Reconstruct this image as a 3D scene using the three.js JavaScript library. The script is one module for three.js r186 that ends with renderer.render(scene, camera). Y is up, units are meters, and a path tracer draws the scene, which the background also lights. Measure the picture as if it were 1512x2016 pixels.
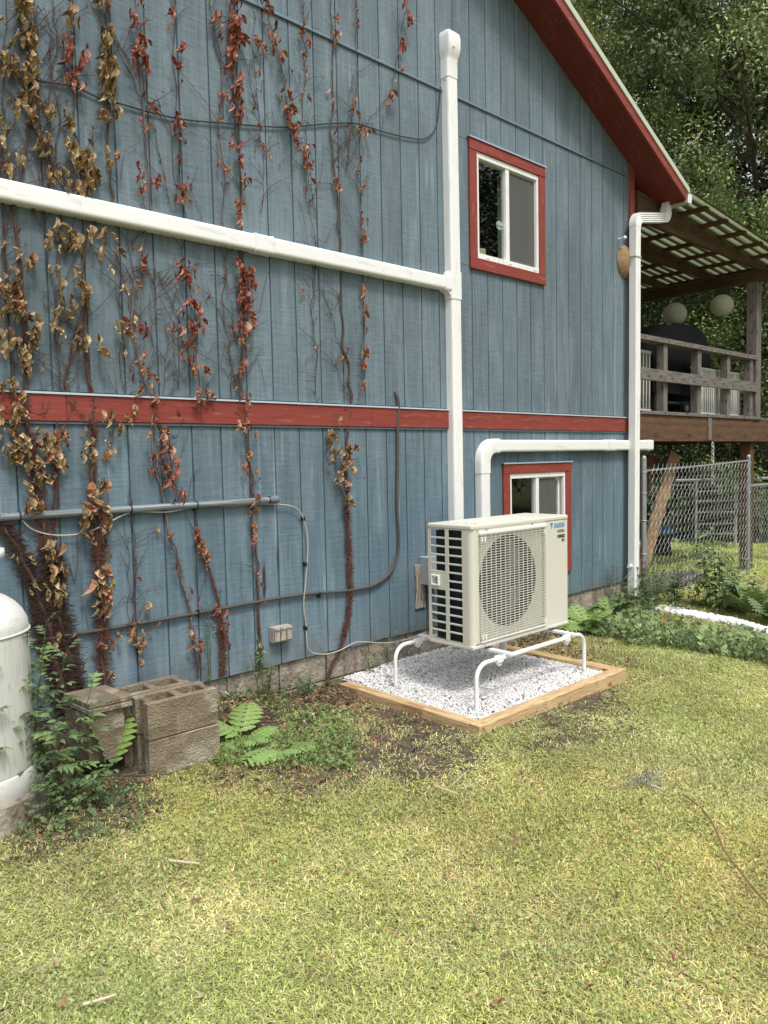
import * as THREE from 'three';
import { mergeGeometries, toCreasedNormals } from 'three/addons/utils/BufferGeometryUtils.js';
import { RoundedBoxGeometry } from 'three/addons/geometries/RoundedBoxGeometry.js';
import { FontLoader } from 'three/addons/loaders/FontLoader.js';
import { TextGeometry } from 'three/addons/geometries/TextGeometry.js';

// ---------------------------------------------------------------- camera, sky, sun, exposure
const scene = new THREE.Scene();
const camera = new THREE.PerspectiveCamera(67.3, 0.75, 0.05, 600);
camera.position.set(-2.975, 1.4518, 4.2067);
camera.rotation.set(-0.0686, -0.754, -0.0207, 'YXZ');
scene.add(camera);

const SUN = new THREE.Vector3(-0.12, 0.86, 0.5).normalize();
{
  // an overcast sky: bright and even, a little brighter overhead and round the veiled sun
  const w = 512, h = 256, d = new Float32Array(w * h * 4), v = new THREE.Vector3();
  for (let y = 0; y < h; y++) for (let x = 0; x < w; x++) {
    const th = ((y + 0.5) / h - 0.5) * Math.PI, ph = ((x + 0.5) / w - 0.5) * 2 * Math.PI;
    v.set(Math.cos(th) * Math.cos(ph), Math.sin(th), Math.cos(th) * Math.sin(ph));
    const up = Math.max(0, v.y), g = Math.max(0, v.dot(SUN));
    const L = 0.42 + 0.55 * up + 1.0 * Math.pow(g, 6);
    const i = (y * w + x) * 4;
    d[i] = L * 0.985; d[i + 1] = L; d[i + 2] = L * 1.03; d[i + 3] = 1;
  }
  const t = new THREE.DataTexture(d, w, h, THREE.RGBAFormat, THREE.FloatType);
  t.mapping = THREE.EquirectangularReflectionMapping; t.magFilter = THREE.LinearFilter; t.minFilter = THREE.LinearFilter;
  t.needsUpdate = true;
  scene.background = t; scene.environment = t; scene.environmentIntensity = 1; scene.backgroundIntensity = 1;
}
const sun = new THREE.DirectionalLight(new THREE.Color(1, 0.95, 0.86), 1.5);
sun.position.copy(SUN).multiplyScalar(40); sun.target.position.set(1, 0, 0);
sun.position.add(sun.target.position);
sun.castShadow = true; sun.shadow.radius = 22; sun.shadow.mapSize.set(4096, 4096);
Object.assign(sun.shadow.camera, { left: -14, right: 14, top: 14, bottom: -14, near: 1, far: 90 });
scene.add(sun, sun.target);

const renderer = new THREE.WebGLRenderer({ antialias: true });
renderer.toneMapping = THREE.LinearToneMapping;
renderer.toneMappingExposure = 1.75;
renderer.shadowMap.enabled = true;
renderer.setSize(768, 1024);

// ---------------------------------------------------------------- helpers
const rngOf = (s) => () => { s = (s + 0x6d2b79f5) | 0; let t = Math.imul(s ^ (s >>> 15), 1 | s); t = (t + Math.imul(t ^ (t >>> 7), 61 | t)) ^ t; return ((t ^ (t >>> 14)) >>> 0) / 4294967296; };
const clamp = (x, a = 0, b = 1) => Math.min(b, Math.max(a, x));
const mixn = (a, b, t) => a + (b - a) * t;
const sstep = (a, b, x) => { const t = clamp((x - a) / (b - a)); return t * t * (3 - 2 * t); };
const LAT = (() => { const r = rngOf(11), a = new Float32Array(65536); for (let i = 0; i < 65536; i++) a[i] = r(); return a; })();
function vn(x, y) {                                                // value noise, 0..1
  const xi = Math.floor(x), yi = Math.floor(y); let fx = x - xi, fy = y - yi;
  fx = fx * fx * (3 - 2 * fx); fy = fy * fy * (3 - 2 * fy);
  const x0 = xi & 255, x1 = (xi + 1) & 255, y0 = (yi & 255) << 8, y1 = ((yi + 1) & 255) << 8;
  const a = LAT[y0 + x0], b = LAT[y0 + x1], c = LAT[y1 + x0], d = LAT[y1 + x1];
  return a + (b - a) * fx + (c - a + (a - b - c + d) * fx) * fy;
}
function fbm(x, y, o = 4) { let s = 0, a = 0.5, n = 0; for (let i = 0; i < o; i++) { s += a * vn(x + i * 17.3, y + i * 31.7); n += a; x *= 2.03; y *= 2.03; a *= 0.5; } return s / n; }

const _e = new THREE.Euler(-0.0686, -0.754, -0.0207, 'YXZ'), _q = new THREE.Quaternion().setFromEuler(_e);
const EYE = new THREE.Vector3(-2.975, 1.4518, 4.2067);
// measurements taken on the photograph (1512 x 2016), turned into points on the wall or on level ground
function rayOf(px, py) { return new THREE.Vector3((px - 756) / 1514.3, -(py - 1008) / 1514.3, -1).applyQuaternion(_q); }
function onWall(px, py, z = 0) { const d = rayOf(px, py); return EYE.clone().addScaledVector(d, (z - EYE.z) / d.z); }
function onLevel(px, py, y = -0.2) { const d = rayOf(px, py); return EYE.clone().addScaledVector(d, (y - EYE.y) / d.y); }
const V = (x, y, z) => new THREE.Vector3(x, y, z);

const used = {};
const numbered = (n) => { const k = used[n] = (used[n] ?? -1) + 1; return k ? `${n}_${String(k).padStart(3, '0')}` : n; };
function tag(o, label, category, group, kind) { o.userData.label = label; if (category) o.userData.category = category; if (group) o.userData.group = group; if (kind) o.userData.kind = kind; return o; }
function thing(name, label, category, pos = [0, 0, 0], group) {
  const o = new THREE.Group(); o.name = numbered(name); o.position.set(...pos); scene.add(o); o.userData.w = undefined;
  delete o.userData.w; return tag(o, label, category, group);
}
function baseOf(p) { const v = V(0, 0, 0); while (p && p !== scene) { v.add(p.position); p = p.parent; } return v; }
const shadows = (m) => { m.castShadow = m.receiveShadow = true; return m; };
// a part whose geometry is given in world coordinates (merged when a list), moved into its parent's own axes
function part(name, geo, mat, parent, label) {
  let g = Array.isArray(geo) ? (geo.length > 1 ? mergeGeometries(geo.map(plain)) : geo[0]) : geo;
  const b = baseOf(parent); if (b.lengthSq()) g = g.clone().translate(-b.x, -b.y, -b.z);
  const m = shadows(new THREE.Mesh(g, mat)); m.name = name; parent.add(m); if (label) m.userData.label = label; return m;
}
// a part that shares its geometry: matrix in world coordinates
const _m = new THREE.Matrix4();
function placed(name, geo, mat, parent, matrix) {
  const m = shadows(new THREE.Mesh(geo, mat)); m.name = name; const b = baseOf(parent);
  _m.copy(matrix); _m.elements[12] -= b.x; _m.elements[13] -= b.y; _m.elements[14] -= b.z;
  _m.decompose(m.position, m.quaternion, m.scale); parent.add(m); return m;
}
function struct(name, geo, mat, label) { const m = part(numbered(name), geo, mat, scene); m.userData.kind = 'structure'; if (label) m.userData.label = label; return m; }
function plain(g) {                                                // position, normal, uv only, without an index
  g = g.index ? g.toNonIndexed() : g; const o = new THREE.BufferGeometry();
  o.setAttribute('position', g.attributes.position); o.setAttribute('normal', g.attributes.normal);
  o.setAttribute('uv', g.attributes.uv ?? new THREE.BufferAttribute(new Float32Array(g.attributes.position.count * 2), 2));
  return o;
}
// uv in metres by the face's main direction; grain: the axis along which a grain texture's v runs
function metreUV(g, grain = 'y', off = 0) {
  g = plain(g); const p = g.attributes.position, n = g.attributes.normal, uv = new Float32Array(p.count * 2);
  for (let f = 0; f < p.count; f += 3) {
    let ax = 0, ay = 0, az = 0; for (let k = 0; k < 3; k++) { ax += Math.abs(n.getX(f + k)); ay += Math.abs(n.getY(f + k)); az += Math.abs(n.getZ(f + k)); }
    const main = ax > ay && ax > az ? 'x' : ay > az ? 'y' : 'z';
    const rest = ['x', 'y', 'z'].filter((c) => c !== main); let [a, b] = rest; if (a === grain) [a, b] = [b, a];
    for (let k = f; k < f + 3; k++) { const c = { x: p.getX(k), y: p.getY(k), z: p.getZ(k) }; uv[k * 2] = c[a] + off * 0.37; uv[k * 2 + 1] = c[b] + off; }
  }
  g.setAttribute('uv', new THREE.BufferAttribute(uv, 2)); return g;
}
const box = (x0, x1, y0, y1, z0, z1) => new THREE.BoxGeometry(x1 - x0, y1 - y0, z1 - z0).translate((x0 + x1) / 2, (y0 + y1) / 2, (z0 + z1) / 2);
const rbox = (x0, x1, y0, y1, z0, z1, r = 0.004, s = 2) => new RoundedBoxGeometry(x1 - x0, y1 - y0, z1 - z0, s, r).translate((x0 + x1) / 2, (y0 + y1) / 2, (z0 + z1) / 2);
function tube(pts, r, radial = 6, seg, tension = 0.5) {
  const c = new THREE.CatmullRomCurve3(pts, false, 'centripetal', tension);
  return new THREE.TubeGeometry(c, seg ?? Math.max(2, pts.length * 3), r, radial, false);
}
// a tube whose radius runs from r0 to r1
function taper(pts, r0, r1, radial = 5, seg) {
  const c = new THREE.CatmullRomCurve3(pts, false, 'centripetal'); seg ??= Math.max(3, pts.length * 3);
  const g = new THREE.TubeGeometry(c, seg, 1, radial, false), p = g.attributes.position, q = V(0, 0, 0);
  for (let i = 0; i <= seg; i++) { const ctr = c.getPointAt(i / seg), r = mixn(r0, r1, i / seg); for (let j = 0; j <= radial; j++) { const k = i * (radial + 1) + j; q.fromBufferAttribute(p, k).sub(ctr).multiplyScalar(r).add(ctr); p.setXYZ(k, q.x, q.y, q.z); } }
  return g;
}
// a bar of square section between two points
function bar(a, b, w, d = w, roll = 0) {
  const len = a.distanceTo(b), g = new THREE.BoxGeometry(w, len, d);
  const m = new THREE.Matrix4().makeRotationY(roll); g.applyMatrix4(m);
  g.applyQuaternion(new THREE.Quaternion().setFromUnitVectors(V(0, 1, 0), b.clone().sub(a).normalize())); return g.translate((a.x + b.x) / 2, (a.y + b.y) / 2, (a.z + b.z) / 2);
}
function rod(a, b, r, radial = 8) {
  const g = new THREE.CylinderGeometry(r, r, a.distanceTo(b), radial); g.applyQuaternion(new THREE.Quaternion().setFromUnitVectors(V(0, 1, 0), b.clone().sub(a).normalize()));
  return g.translate((a.x + b.x) / 2, (a.y + b.y) / 2, (a.z + b.z) / 2);
}
function extr(points, depth, holes = [], bevel = 0) {              // outline in x, y pushed along z
  const s = new THREE.Shape(points.map((p) => new THREE.Vector2(...p))); for (const h of holes) s.holes.push(new THREE.Path(h.map((p) => new THREE.Vector2(...p))));
  return new THREE.ExtrudeGeometry(s, { depth, bevelEnabled: bevel > 0, bevelSize: bevel, bevelThickness: bevel, bevelSegments: 1, curveSegments: 6 });
}
// a leaf: along +y, its upper side towards +z; hw(t) half width, fold lifts the edges, curl bends the tip
function leafGeo(L, hw, n = 5, fold = 0.3, curl = 0.3, wave = 0, seed = 1) {
  const r = rngOf(seed), pos = [], nor = [], uv = [], row = [];
  let y = 0, z = 0;
  for (let i = 0; i <= n; i++) {
    const t = i / n, w = hw(t) * L, a = curl * t * 1.6;
    if (i) { y += Math.cos(a) * L / n; z -= Math.sin(a) * L / n; }
    const f = fold + wave * (r() - 0.5), f2 = fold + wave * (r() - 0.5);
    row.push([[-w * Math.cos(f), y, z + w * Math.sin(f)], [0, y, z], [w * Math.cos(f2), y, z + w * Math.sin(f2)]]);
  }
  const A = V(0, 0, 0), B = V(0, 0, 0), tri = (a, b, c) => { A.set(b[0] - a[0], b[1] - a[1], b[2] - a[2]); B.set(c[0] - a[0], c[1] - a[1], c[2] - a[2]); A.cross(B); if (A.lengthSq() < 1e-16) return; A.normalize(); for (const p of [a, b, c]) { pos.push(...p); nor.push(A.x, A.y, A.z); uv.push(p[0] / L + 0.5, p[1] / L); } };
  for (let i = 0; i < n; i++) for (const s of [0, 1]) { const p = row[i], q = row[i + 1]; tri(p[s], p[s + 1], q[s + 1]); tri(p[s], q[s + 1], q[s]); }
  const g = new THREE.BufferGeometry(); g.setAttribute('position', new THREE.Float32BufferAttribute(pos, 3)); g.setAttribute('normal', new THREE.Float32BufferAttribute(nor, 3)); g.setAttribute('uv', new THREE.Float32BufferAttribute(uv, 2)); return g;
}
const ovate = (w) => (t) => w * Math.pow(Math.sin(Math.PI * Math.pow(t, 0.75)), 0.9) + 0.004;
const lance = (w) => (t) => w * Math.pow(Math.max(0, 1 - t), 0.8) * Math.min(1, t * 6 + 0.25);
function mat4(pos, dir, up = V(0, 0, 1), s = 1) {                  // turns +y to dir, +z towards up
  const y = dir.clone().normalize(), x = new THREE.Vector3().crossVectors(y, up); if (x.lengthSq() < 1e-6) x.set(1, 0, 0); x.normalize(); const z = new THREE.Vector3().crossVectors(x, y);
  return new THREE.Matrix4().makeBasis(x.multiplyScalar(s), y.multiplyScalar(s), z.multiplyScalar(s)).setPosition(pos);
}

// ---------------------------------------------------------------- textures and materials
const toS = (c) => { c = clamp(c); return 255 * (c <= 0.0031308 ? c * 12.92 : 1.055 * Math.pow(c, 1 / 2.4) - 0.055); };
function colorTex(w, h, f, rx = 1, ry = rx) {                      // f(u, v, out) gives linear colour
  const d = new Uint8Array(w * h * 4), o = [0, 0, 0];
  for (let y = 0; y < h; y++) for (let x = 0; x < w; x++) { f((x + 0.5) / w, (y + 0.5) / h, o); const i = (y * w + x) * 4; d[i] = toS(o[0]); d[i + 1] = toS(o[1]); d[i + 2] = toS(o[2]); d[i + 3] = 255; }
  const t = new THREE.DataTexture(d, w, h); t.colorSpace = THREE.SRGBColorSpace; return finish(t, rx, ry);
}
function grayTex(w, h, f, rx = 1, ry = rx) {
  const d = new Uint8Array(w * h * 4);
  for (let y = 0; y < h; y++) for (let x = 0; x < w; x++) { const v = 255 * clamp(f((x + 0.5) / w, (y + 0.5) / h)), i = (y * w + x) * 4; d[i] = d[i + 1] = d[i + 2] = v; d[i + 3] = 255; }
  return finish(new THREE.DataTexture(d, w, h), rx, ry);
}
function finish(t, rx, ry) { t.wrapS = t.wrapT = THREE.RepeatWrapping; t.magFilter = THREE.LinearFilter; t.minFilter = THREE.LinearFilter; t.repeat.set(rx, ry); t.needsUpdate = true; return t; }
const C = (r, g, b) => new THREE.Color().setRGB(r, g, b);
const M = (r, g, b, rough = 0.8, more = {}) => new THREE.MeshStandardMaterial({ color: C(r, g, b), roughness: rough, side: THREE.DoubleSide, ...more });

const S8 = 0.2032;                                                 // groove spacing of the siding
const WX0 = -2.2, WY0 = -0.2, WW = 7.0;                            // the sheet that the wall's texture covers, metres
const wallMap = colorTex(2048, 2048, (u, v, o) => {
  const x = WX0 + u * WW, y = WY0 + v * WW, k = Math.floor(x / S8), hb = LAT[(k * 37 + (y > 1.75 ? 900 : 100) + (y > 4.33 ? 77 : 0)) & 65535];
  const lo = sstep(2.4, 0.8, y); let r = mixn(0.12, 0.108, lo), g = mixn(0.165, 0.167, lo), b = mixn(0.191, 0.208, lo);
  const m = 0.9 + 0.2 * hb; r *= m; g *= m; b *= m;
  const big = fbm(x * 1.1, y * 0.8, 4) - 0.5; const bm = 1 + big * 0.5; r *= bm; g *= bm; b *= bm;
  const gr = vn(x * 95, y * 5) * 0.6 + vn(x * 48 + 9, y * 2.4) * 0.4;          // upright grain
  const saw = vn(x * 22 + k * 5.3, y * 190 + k * 7.7) * 0.65 + vn(x * 13 + k * 9.1, y * 97 + k * 3.3) * 0.35;   // saw marks across the boards
  const st = 1 + (gr - 0.5) * 0.42 + (saw - 0.5) * 0.24 * (0.4 + 1.2 * vn(x * 3.1, y * 1.7)); r *= st; g *= st; b *= st;
  // paint rubbed thin: pale, in upright drifts
  let wear = sstep(0.46, 0.8, fbm(x * 7.5, y * 1.6 + 5, 5)) * (0.25 + 0.75 * vn(x * 80, y * 14)) * 0.5;
  wear += sstep(0.72, 0.86, vn(x * 52 + k * 3.3, y * 1.9)) * sstep(0.6, 0.85, vn(x * 2.7, y * 2.2 + 8)) * 0.6;
  wear += sstep(0.66, 0.9, saw) * 0.22 * vn(x * 5, y * 3);
  const low = sstep(0.75, 0.15, y) * sstep(1.25, -0.1, x) ; wear += low * (0.12 + 0.75 * sstep(0.4, 0.75, fbm(x * 9, y * 1.6, 4)));
  wear = Math.min(0.9, wear) * 0.48; r = mixn(r, 0.32, wear); g = mixn(g, 0.39, wear); b = mixn(b, 0.45, wear);
  // dark weathered streaks where the creeper stood
  const sk = sstep(0.62, 0.82, fbm(x * 34, y * 3.2, 3)) * (sstep(0.35, 0.0, Math.abs(x + 0.1)) * sstep(0.15, 0.35, y) * sstep(1.0, 0.8, y) * 1.2 + sstep(-0.9, -1.5, x) * 0.4 * sstep(1.8, 0.8, y));
  const dk = clamp(sk); r = mixn(r, 0.03, dk); g = mixn(g, 0.034, dk); b = mixn(b, 0.036, dk);
  const base = sstep(0.32, 0.07, y) * 0.75 * fbm(x * 6, y * 9, 3); r = mixn(r, 0.12, base); g = mixn(g, 0.1, base); b = mixn(b, 0.08, base);
  const cx = Math.floor(x / 0.19), cy = Math.floor(y / 0.27), hq = LAT[(cx * 131 + cy * 977) & 65535]; let dot = 0; if (hq < 0.3) { const dx = x - (cx + 0.15 + 0.7 * LAT[(cx * 71 + cy * 313 + 9) & 65535]) * 0.19, dy = y - (cy + 0.15 + 0.7 * LAT[(cx * 37 + cy * 411 + 5) & 65535]) * 0.27; dot = sstep(0.0065, 0.002, Math.hypot(dx, dy * 0.8)) * 0.75; }
  o[0] = mixn(r, 0.03, dot); o[1] = mixn(g, 0.028, dot); o[2] = mixn(b, 0.026, dot);
});
const wallBump = grayTex(2048, 2048, (u, v) => {
  const x = WX0 + u * WW, y = WY0 + v * WW, k = Math.floor(x / S8);
  return 0.5 + (vn(x * 7 + k * 5.3, y * 150) - 0.5) * 0.55 + (vn(x * 95, y * 6) - 0.5) * 0.35 + (vn(x * 3.1 + k * 9.1, y * 72) - 0.5) * 0.35;
});
function wallUV(g) { g = plain(g); const p = g.attributes.position, n = p.count, uv = new Float32Array(n * 2); for (let i = 0; i < n; i++) { uv[i * 2] = (p.getX(i) - WX0) / WW; uv[i * 2 + 1] = (p.getY(i) - WY0) / WW; } g.setAttribute('uv', new THREE.BufferAttribute(uv, 2)); return g; }
const wallMat = new THREE.MeshStandardMaterial({ map: wallMap, bumpMap: wallBump, bumpScale: 0.0015, roughness: 0.86 });
const backMat = M(0.055, 0.09, 0.125, 0.9);

const grainTex = (w, h, base, dark, knots, amount, seed, rep) => colorTex(w, h, (u, v, o) => {
  let t = fbm(u * 28 + seed, v * 2.2 + seed, 4); t = mixn(t, vn(u * 120 + seed, v * 9), 0.4);
  if (knots) { const kx = u * 3 + seed, ky = v * 2, cx = Math.floor(kx) + 0.3 + 0.4 * LAT[(Math.floor(kx) * 91 + Math.floor(ky) * 57 + seed) & 65535], cy = Math.floor(ky) + 0.5, dd = Math.hypot((kx - cx) * 1.1, (ky - cy) * 0.8); t += knots * sstep(0.12, 0.02, dd); }
  const m = clamp((t - 0.35) * amount); for (let c = 0; c < 3; c++) o[c] = mixn(base[c], dark[c], m);
}, rep);
const redMap = colorTex(512, 512, (u, v, o) => {
  const t = fbm(u * 30, v * 3, 4), w = sstep(0.66, 0.8, fbm(u * 24 + 7, v * 6 + 3, 4)) * 0.35;
  const m = 0.78 + 0.5 * t; o[0] = mixn(0.225 * m, 0.3, w); o[1] = mixn(0.037 * m, 0.16, w); o[2] = mixn(0.026 * m, 0.13, w);
}, 1.3);
const redBump = grayTex(512, 512, (u, v) => fbm(u * 70, v * 5, 3), 1.3);
const red = new THREE.MeshStandardMaterial({ map: redMap, bumpMap: redBump, bumpScale: 0.0015, roughness: 0.7 });
const redShaded = new THREE.MeshStandardMaterial({ map: redMap, color: C(0.6, 0.55, 0.6), roughness: 0.85 });  // the trim red again, with the shade under the eaves put into its colour
const dirtW = colorTex(512, 512, (u, v, o) => { const t = fbm(u * 5, v * 5, 5), s = sstep(0.62, 0.8, fbm(u * 40, v * 8 + 4, 3)) * 0.12; const m = 0.97 + 0.05 * t - s; o[0] = 0.8 * m; o[1] = 0.8 * m; o[2] = 0.785 * m; }, 0.8);
const vinyl = new THREE.MeshPhysicalMaterial({ map: dirtW, roughness: 0.38, clearcoat: 0.15, clearcoatRoughness: 0.3 });
const vinylCream = M(0.76, 0.755, 0.715, 0.42);
const alu = new THREE.MeshStandardMaterial({ map: dirtW, color: C(0.93, 0.93, 0.92), roughness: 0.5 });
const aluDirty = M(0.42, 0.42, 0.37, 0.65);
const galv = new THREE.MeshStandardMaterial({ map: colorTex(256, 256, (u, v, o) => { const t = fbm(u * 20, v * 20, 4); o[0] = 0.26 + 0.2 * t; o[1] = 0.28 + 0.2 * t; o[2] = 0.29 + 0.2 * t; }), roughness: 0.5, metalness: 0.55 });
const blackM = M(0.012, 0.012, 0.013, 0.6);
const concrete = new THREE.MeshStandardMaterial({
  map: colorTex(512, 512, (u, v, o) => { const t = fbm(u * 6, v * 6, 5), f = vn(u * 170, v * 170), p = sstep(0.52, 0.7, fbm(u * 3 + 5, v * 4 + 2, 5)); let m = 0.62 + 0.5 * t + (f - 0.5) * 0.35; m *= 0.72 + 0.5 * fbm(u * 2.2 + 9, v * 3 + 1, 3); o[0] = mixn(0.24 * m, 0.5 * m, p * 0.5); o[1] = mixn(0.192 * m, 0.45 * m, p * 0.5); o[2] = mixn(0.132 * m, 0.37 * m, p * 0.5); }, 1.7),
  bumpMap: grayTex(512, 512, (u, v) => fbm(u * 90, v * 90, 3) * 0.6 + 0.4 * fbm(u * 20, v * 20, 3), 1.7), bumpScale: 0.012, roughness: 0.95 });
const foundM = new THREE.MeshStandardMaterial({
  map: colorTex(512, 512, (u, v, o) => { const t = fbm(u * 5 + 3, v * 5, 5), f = fbm(u * 60, v * 60, 2), st = sstep(0.5, 0.72, fbm(u * 9, v * 3 + 9, 4)); const m = 0.6 + 0.55 * t + (f - 0.5) * 0.5; o[0] = mixn(0.34, 0.15, st * 0.7) * m; o[1] = mixn(0.295, 0.12, st * 0.7) * m; o[2] = mixn(0.235, 0.09, st * 0.7) * m; }, 1.1),
  bumpMap: grayTex(512, 512, (u, v) => fbm(u * 40, v * 40, 4), 1.1), bumpScale: 0.012, roughness: 0.95 });
const lumber = [1, 5, 9].map((s) => new THREE.MeshStandardMaterial({ map: grainTex(256, 512, [0.58, 0.43, 0.235], [0.3, 0.16, 0.065], 0.7, 2.2, s * 13, 1.6), bumpMap: redBump, bumpScale: 0.001, roughness: 0.75 }));
const greyWood = [3, 8].map((s) => new THREE.MeshStandardMaterial({ map: grainTex(256, 512, [0.19, 0.17, 0.155], [0.065, 0.055, 0.048], 0.7, 2, s * 17, 1.8), bumpMap: redBump, bumpScale: 0.002, roughness: 0.9 }));
const brownWood = [2, 6].map((s) => new THREE.MeshStandardMaterial({ map: grainTex(256, 512, [0.13, 0.067, 0.032], [0.05, 0.024, 0.012], 0.5, 2, s * 11, 1.2), roughness: 0.85 }));
const roofWood = new THREE.MeshStandardMaterial({ map: grainTex(256, 512, [0.105, 0.058, 0.026], [0.045, 0.024, 0.012], 0.4, 2, 71, 1.2), roughness: 0.9 });
// ---------------------------------------------------------------- the house
const house = thing('house', 'blue house with upright grooved plank siding, red trim and a red-edged gable roof', 'house', [0, 0, 0]);
const XC = 4.575;                                                   // where the siding meets the corner board
const RS = 0.468, soffY = (x) => 4.448 - RS * (x - 4.6), XR = -1.5;   // slope of the soffit, ridge
const roofY = (x) => soffY(x > XR ? x : 2 * XR - x);
const BAND = [1.69, 1.838], SEAM = 4.335;
const WIN = [[1.995, 3.05, 3.01, 4.06], [2.402, 3.458, 0.323, 1.392]];   // outer edges of the red trim
const glassHole = (w) => [w[0] + 0.1, w[1] - 0.1, w[2] + 0.1, w[3] - 0.1];
{
  const hole = (w) => { const [a, b, c, d] = glassHole(w); return [[a, c], [a, d], [b, d], [b, c]]; };
  const out = [[-7.6, 0.1], [XC + 0.07, 0.1], [XC + 0.07, roofY(XC + 0.07)], [XR, roofY(XR)], [-7.6, roofY(-7.6)]];
  part('wall', [metreUV(extr(out, 0.13, WIN.map(hole)).translate(0, 0, -0.139))], backMat, house);
  part('side_wall', [metreUV(box(XC + 0.0, XC + 0.07, 0.1, 4.4, -8, -0.14))], backMat, house);
  part('side_wall', [metreUV(box(-7.6, -7.5, 0.1, 3.1, -8, -0.14))], backMat, house);
  const rear = extr(out, 0.1).translate(0, 0, -8.1); part('rear_wall', [metreUV(rear)], backMat, house);
  // planks between the grooves, in three tiers, cut round the windows
  const g8 = 0.0047;
  const plank = (x0, x1, y0, ya, yb) => {
    const s = new THREE.Shape([new THREE.Vector2(x0, y0), new THREE.Vector2(x1, y0), new THREE.Vector2(x1, yb), new THREE.Vector2(x0, ya)]);
    const e = new THREE.ExtrudeGeometry(s, { depth: 0.006, bevelEnabled: true, bevelThickness: 0.002, bevelSize: 0.0015, bevelOffset: -0.0015, bevelSegments: 1 }).translate(0, 0, -0.008);
    part('siding_plank', wallUV(e), wallMat, house);
  };
  const r = rngOf(4);
  for (let k = -30; k < 23; k++) {
    let x0 = k * S8 + g8, x1 = Math.min((k + 1) * S8 - g8, XC - 0.002); if (x1 - x0 < 0.02) continue;
    for (const [tier, a, b] of [[0, 0.092, BAND[0] - 0.001], [1, BAND[1] + 0.012, SEAM - 0.004], [2, SEAM + 0.004, 99]]) {
      if (tier === 2 && Math.min(roofY(x0), roofY(x1)) < SEAM + 0.06) continue;
      const low = a + (tier === 0 ? (r() - 0.5) * 0.006 : 0), topA = Math.min(b, roofY(x0) + 0.012), topB = Math.min(b, roofY(x1) + 0.012);
      const w = WIN.find((q) => q[2] < Math.min(topA, topB) && q[3] > low && q[0] + 0.02 < x1 && q[1] - 0.02 > x0 && tier < 2 && (q[2] > BAND[1]) === (tier === 1));
      if (!w) { plank(x0, x1, low, topA, topB); continue; }
      plank(x0, x1, low, w[2] + 0.02, w[2] + 0.02); plank(x0, x1, w[3] - 0.02, topA, topB);
      if (x0 < w[0]) plank(x0, w[0] + 0.02, w[2] + 0.022, w[3] - 0.022, w[3] - 0.022);
      if (x1 > w[1]) plank(w[1] - 0.02, x1, w[2] + 0.022, w[3] - 0.022, w[3] - 0.022);
    }
  }
  // the drip strip over the joint between the plank tiers, the red belt board with its flashing
  const blue = new THREE.MeshStandardMaterial({ color: C(0.1, 0.15, 0.19), roughness: 0.7 });
  part('joint_strip', [extr([[0, -0.012], [0.013, -0.012], [0.013, -0.004], [0.004, 0.012], [0, 0.012]], XC + 6).rotateY(Math.PI / 2).translate(-6, SEAM, 0)].map((g) => { const p = g.attributes.position; for (let i = 0; i < p.count; i++) { const z = p.getZ(i); p.setZ(i, -z); } g.computeVertexNormals(); return g; }), blue, house);
  let bx = -6; for (const nx of [-1.36, 0.85, XC - 0.002]) { part('belt_board', metreUV(rbox(bx, nx - 0.002, BAND[0], BAND[1], 0.0005, 0.021, 0.003), 'x', bx), red, house); bx = nx; }
  part('flashing', [box(-6, XC - 0.002, BAND[1] + 0.001, BAND[1] + 0.005, 0.0005, 0.03), box(-6, XC - 0.002, BAND[1] - 0.006, BAND[1] + 0.001, 0.0255, 0.03)], M(0.45, 0.52, 0.58, 0.6), house);
  part('drip_strip', [box(-6, XC - 0.002, BAND[0] - 0.014, BAND[0] - 0.002, 0.0005, 0.014)], blue, house);
  part('corner_board', metreUV(rbox(XC, XC + 0.09, 0.08, 4.52, -0.135, 0.016, 0.003), 'y', 3), red, house);
  // foundation: concrete blocks below the siding
  const found = part('foundation', metreUV(box(-7.6, XC + 0.05, -0.6, 0.1, -0.16, -0.055)), foundM, house);
  for (let row = 0; row < 3; row++) for (let i = -16; i < 12; i++) {
    const x0 = i * 0.407 + (row % 2) * 0.2, x1 = Math.min(x0 + 0.4, XC + 0.05), y1 = 0.085 - row * 0.203; if (x1 - x0 < 0.03) continue;
    part('concrete_block', metreUV(rbox(x0, x1, y1 - 0.197, y1, -0.08, -0.018 - 0.006 * LAT[i * 7 + row * 31 + 500], 0.008, 1), 'y', i * 0.7 + row), foundM, found);
  }
  // roof: red soffit, rake boards, drip edge and dark shingles over both slopes
  const ZF = 0.3, XE = 5.23, XW = 2 * XR - XE;
  const slopeBand = (lo, hi, z0, z1, xe = XE) => { const w = 2 * XR - xe; return extr([[xe, soffY(xe) + lo], [xe, soffY(xe) + hi], [XR, soffY(XR) + hi], [w, soffY(xe) + hi], [w, soffY(xe) + lo], [XR, soffY(XR) + lo]], z1 - z0).translate(0, 0, z0); };
  const roof = part('roof', metreUV(slopeBand(0.018, 0.1, -8.2, ZF - 0.001)), M(0.09, 0.07, 0.06, 0.9), house);
  part('soffit', metreUV(slopeBand(0, 0.016, -8.2, ZF - 0.001), 'x'), redShaded, roof);
  part('rake_board', metreUV(slopeBand(-0.012, 0.082, ZF, ZF + 0.022, XE - 0.03), 'x'), red, roof);
  part('drip_edge', slopeBand(0.084, 0.142, ZF - 0.02, ZF + 0.034, XE + 0.03), M(0.5, 0.52, 0.42, 0.55), roof);
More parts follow.
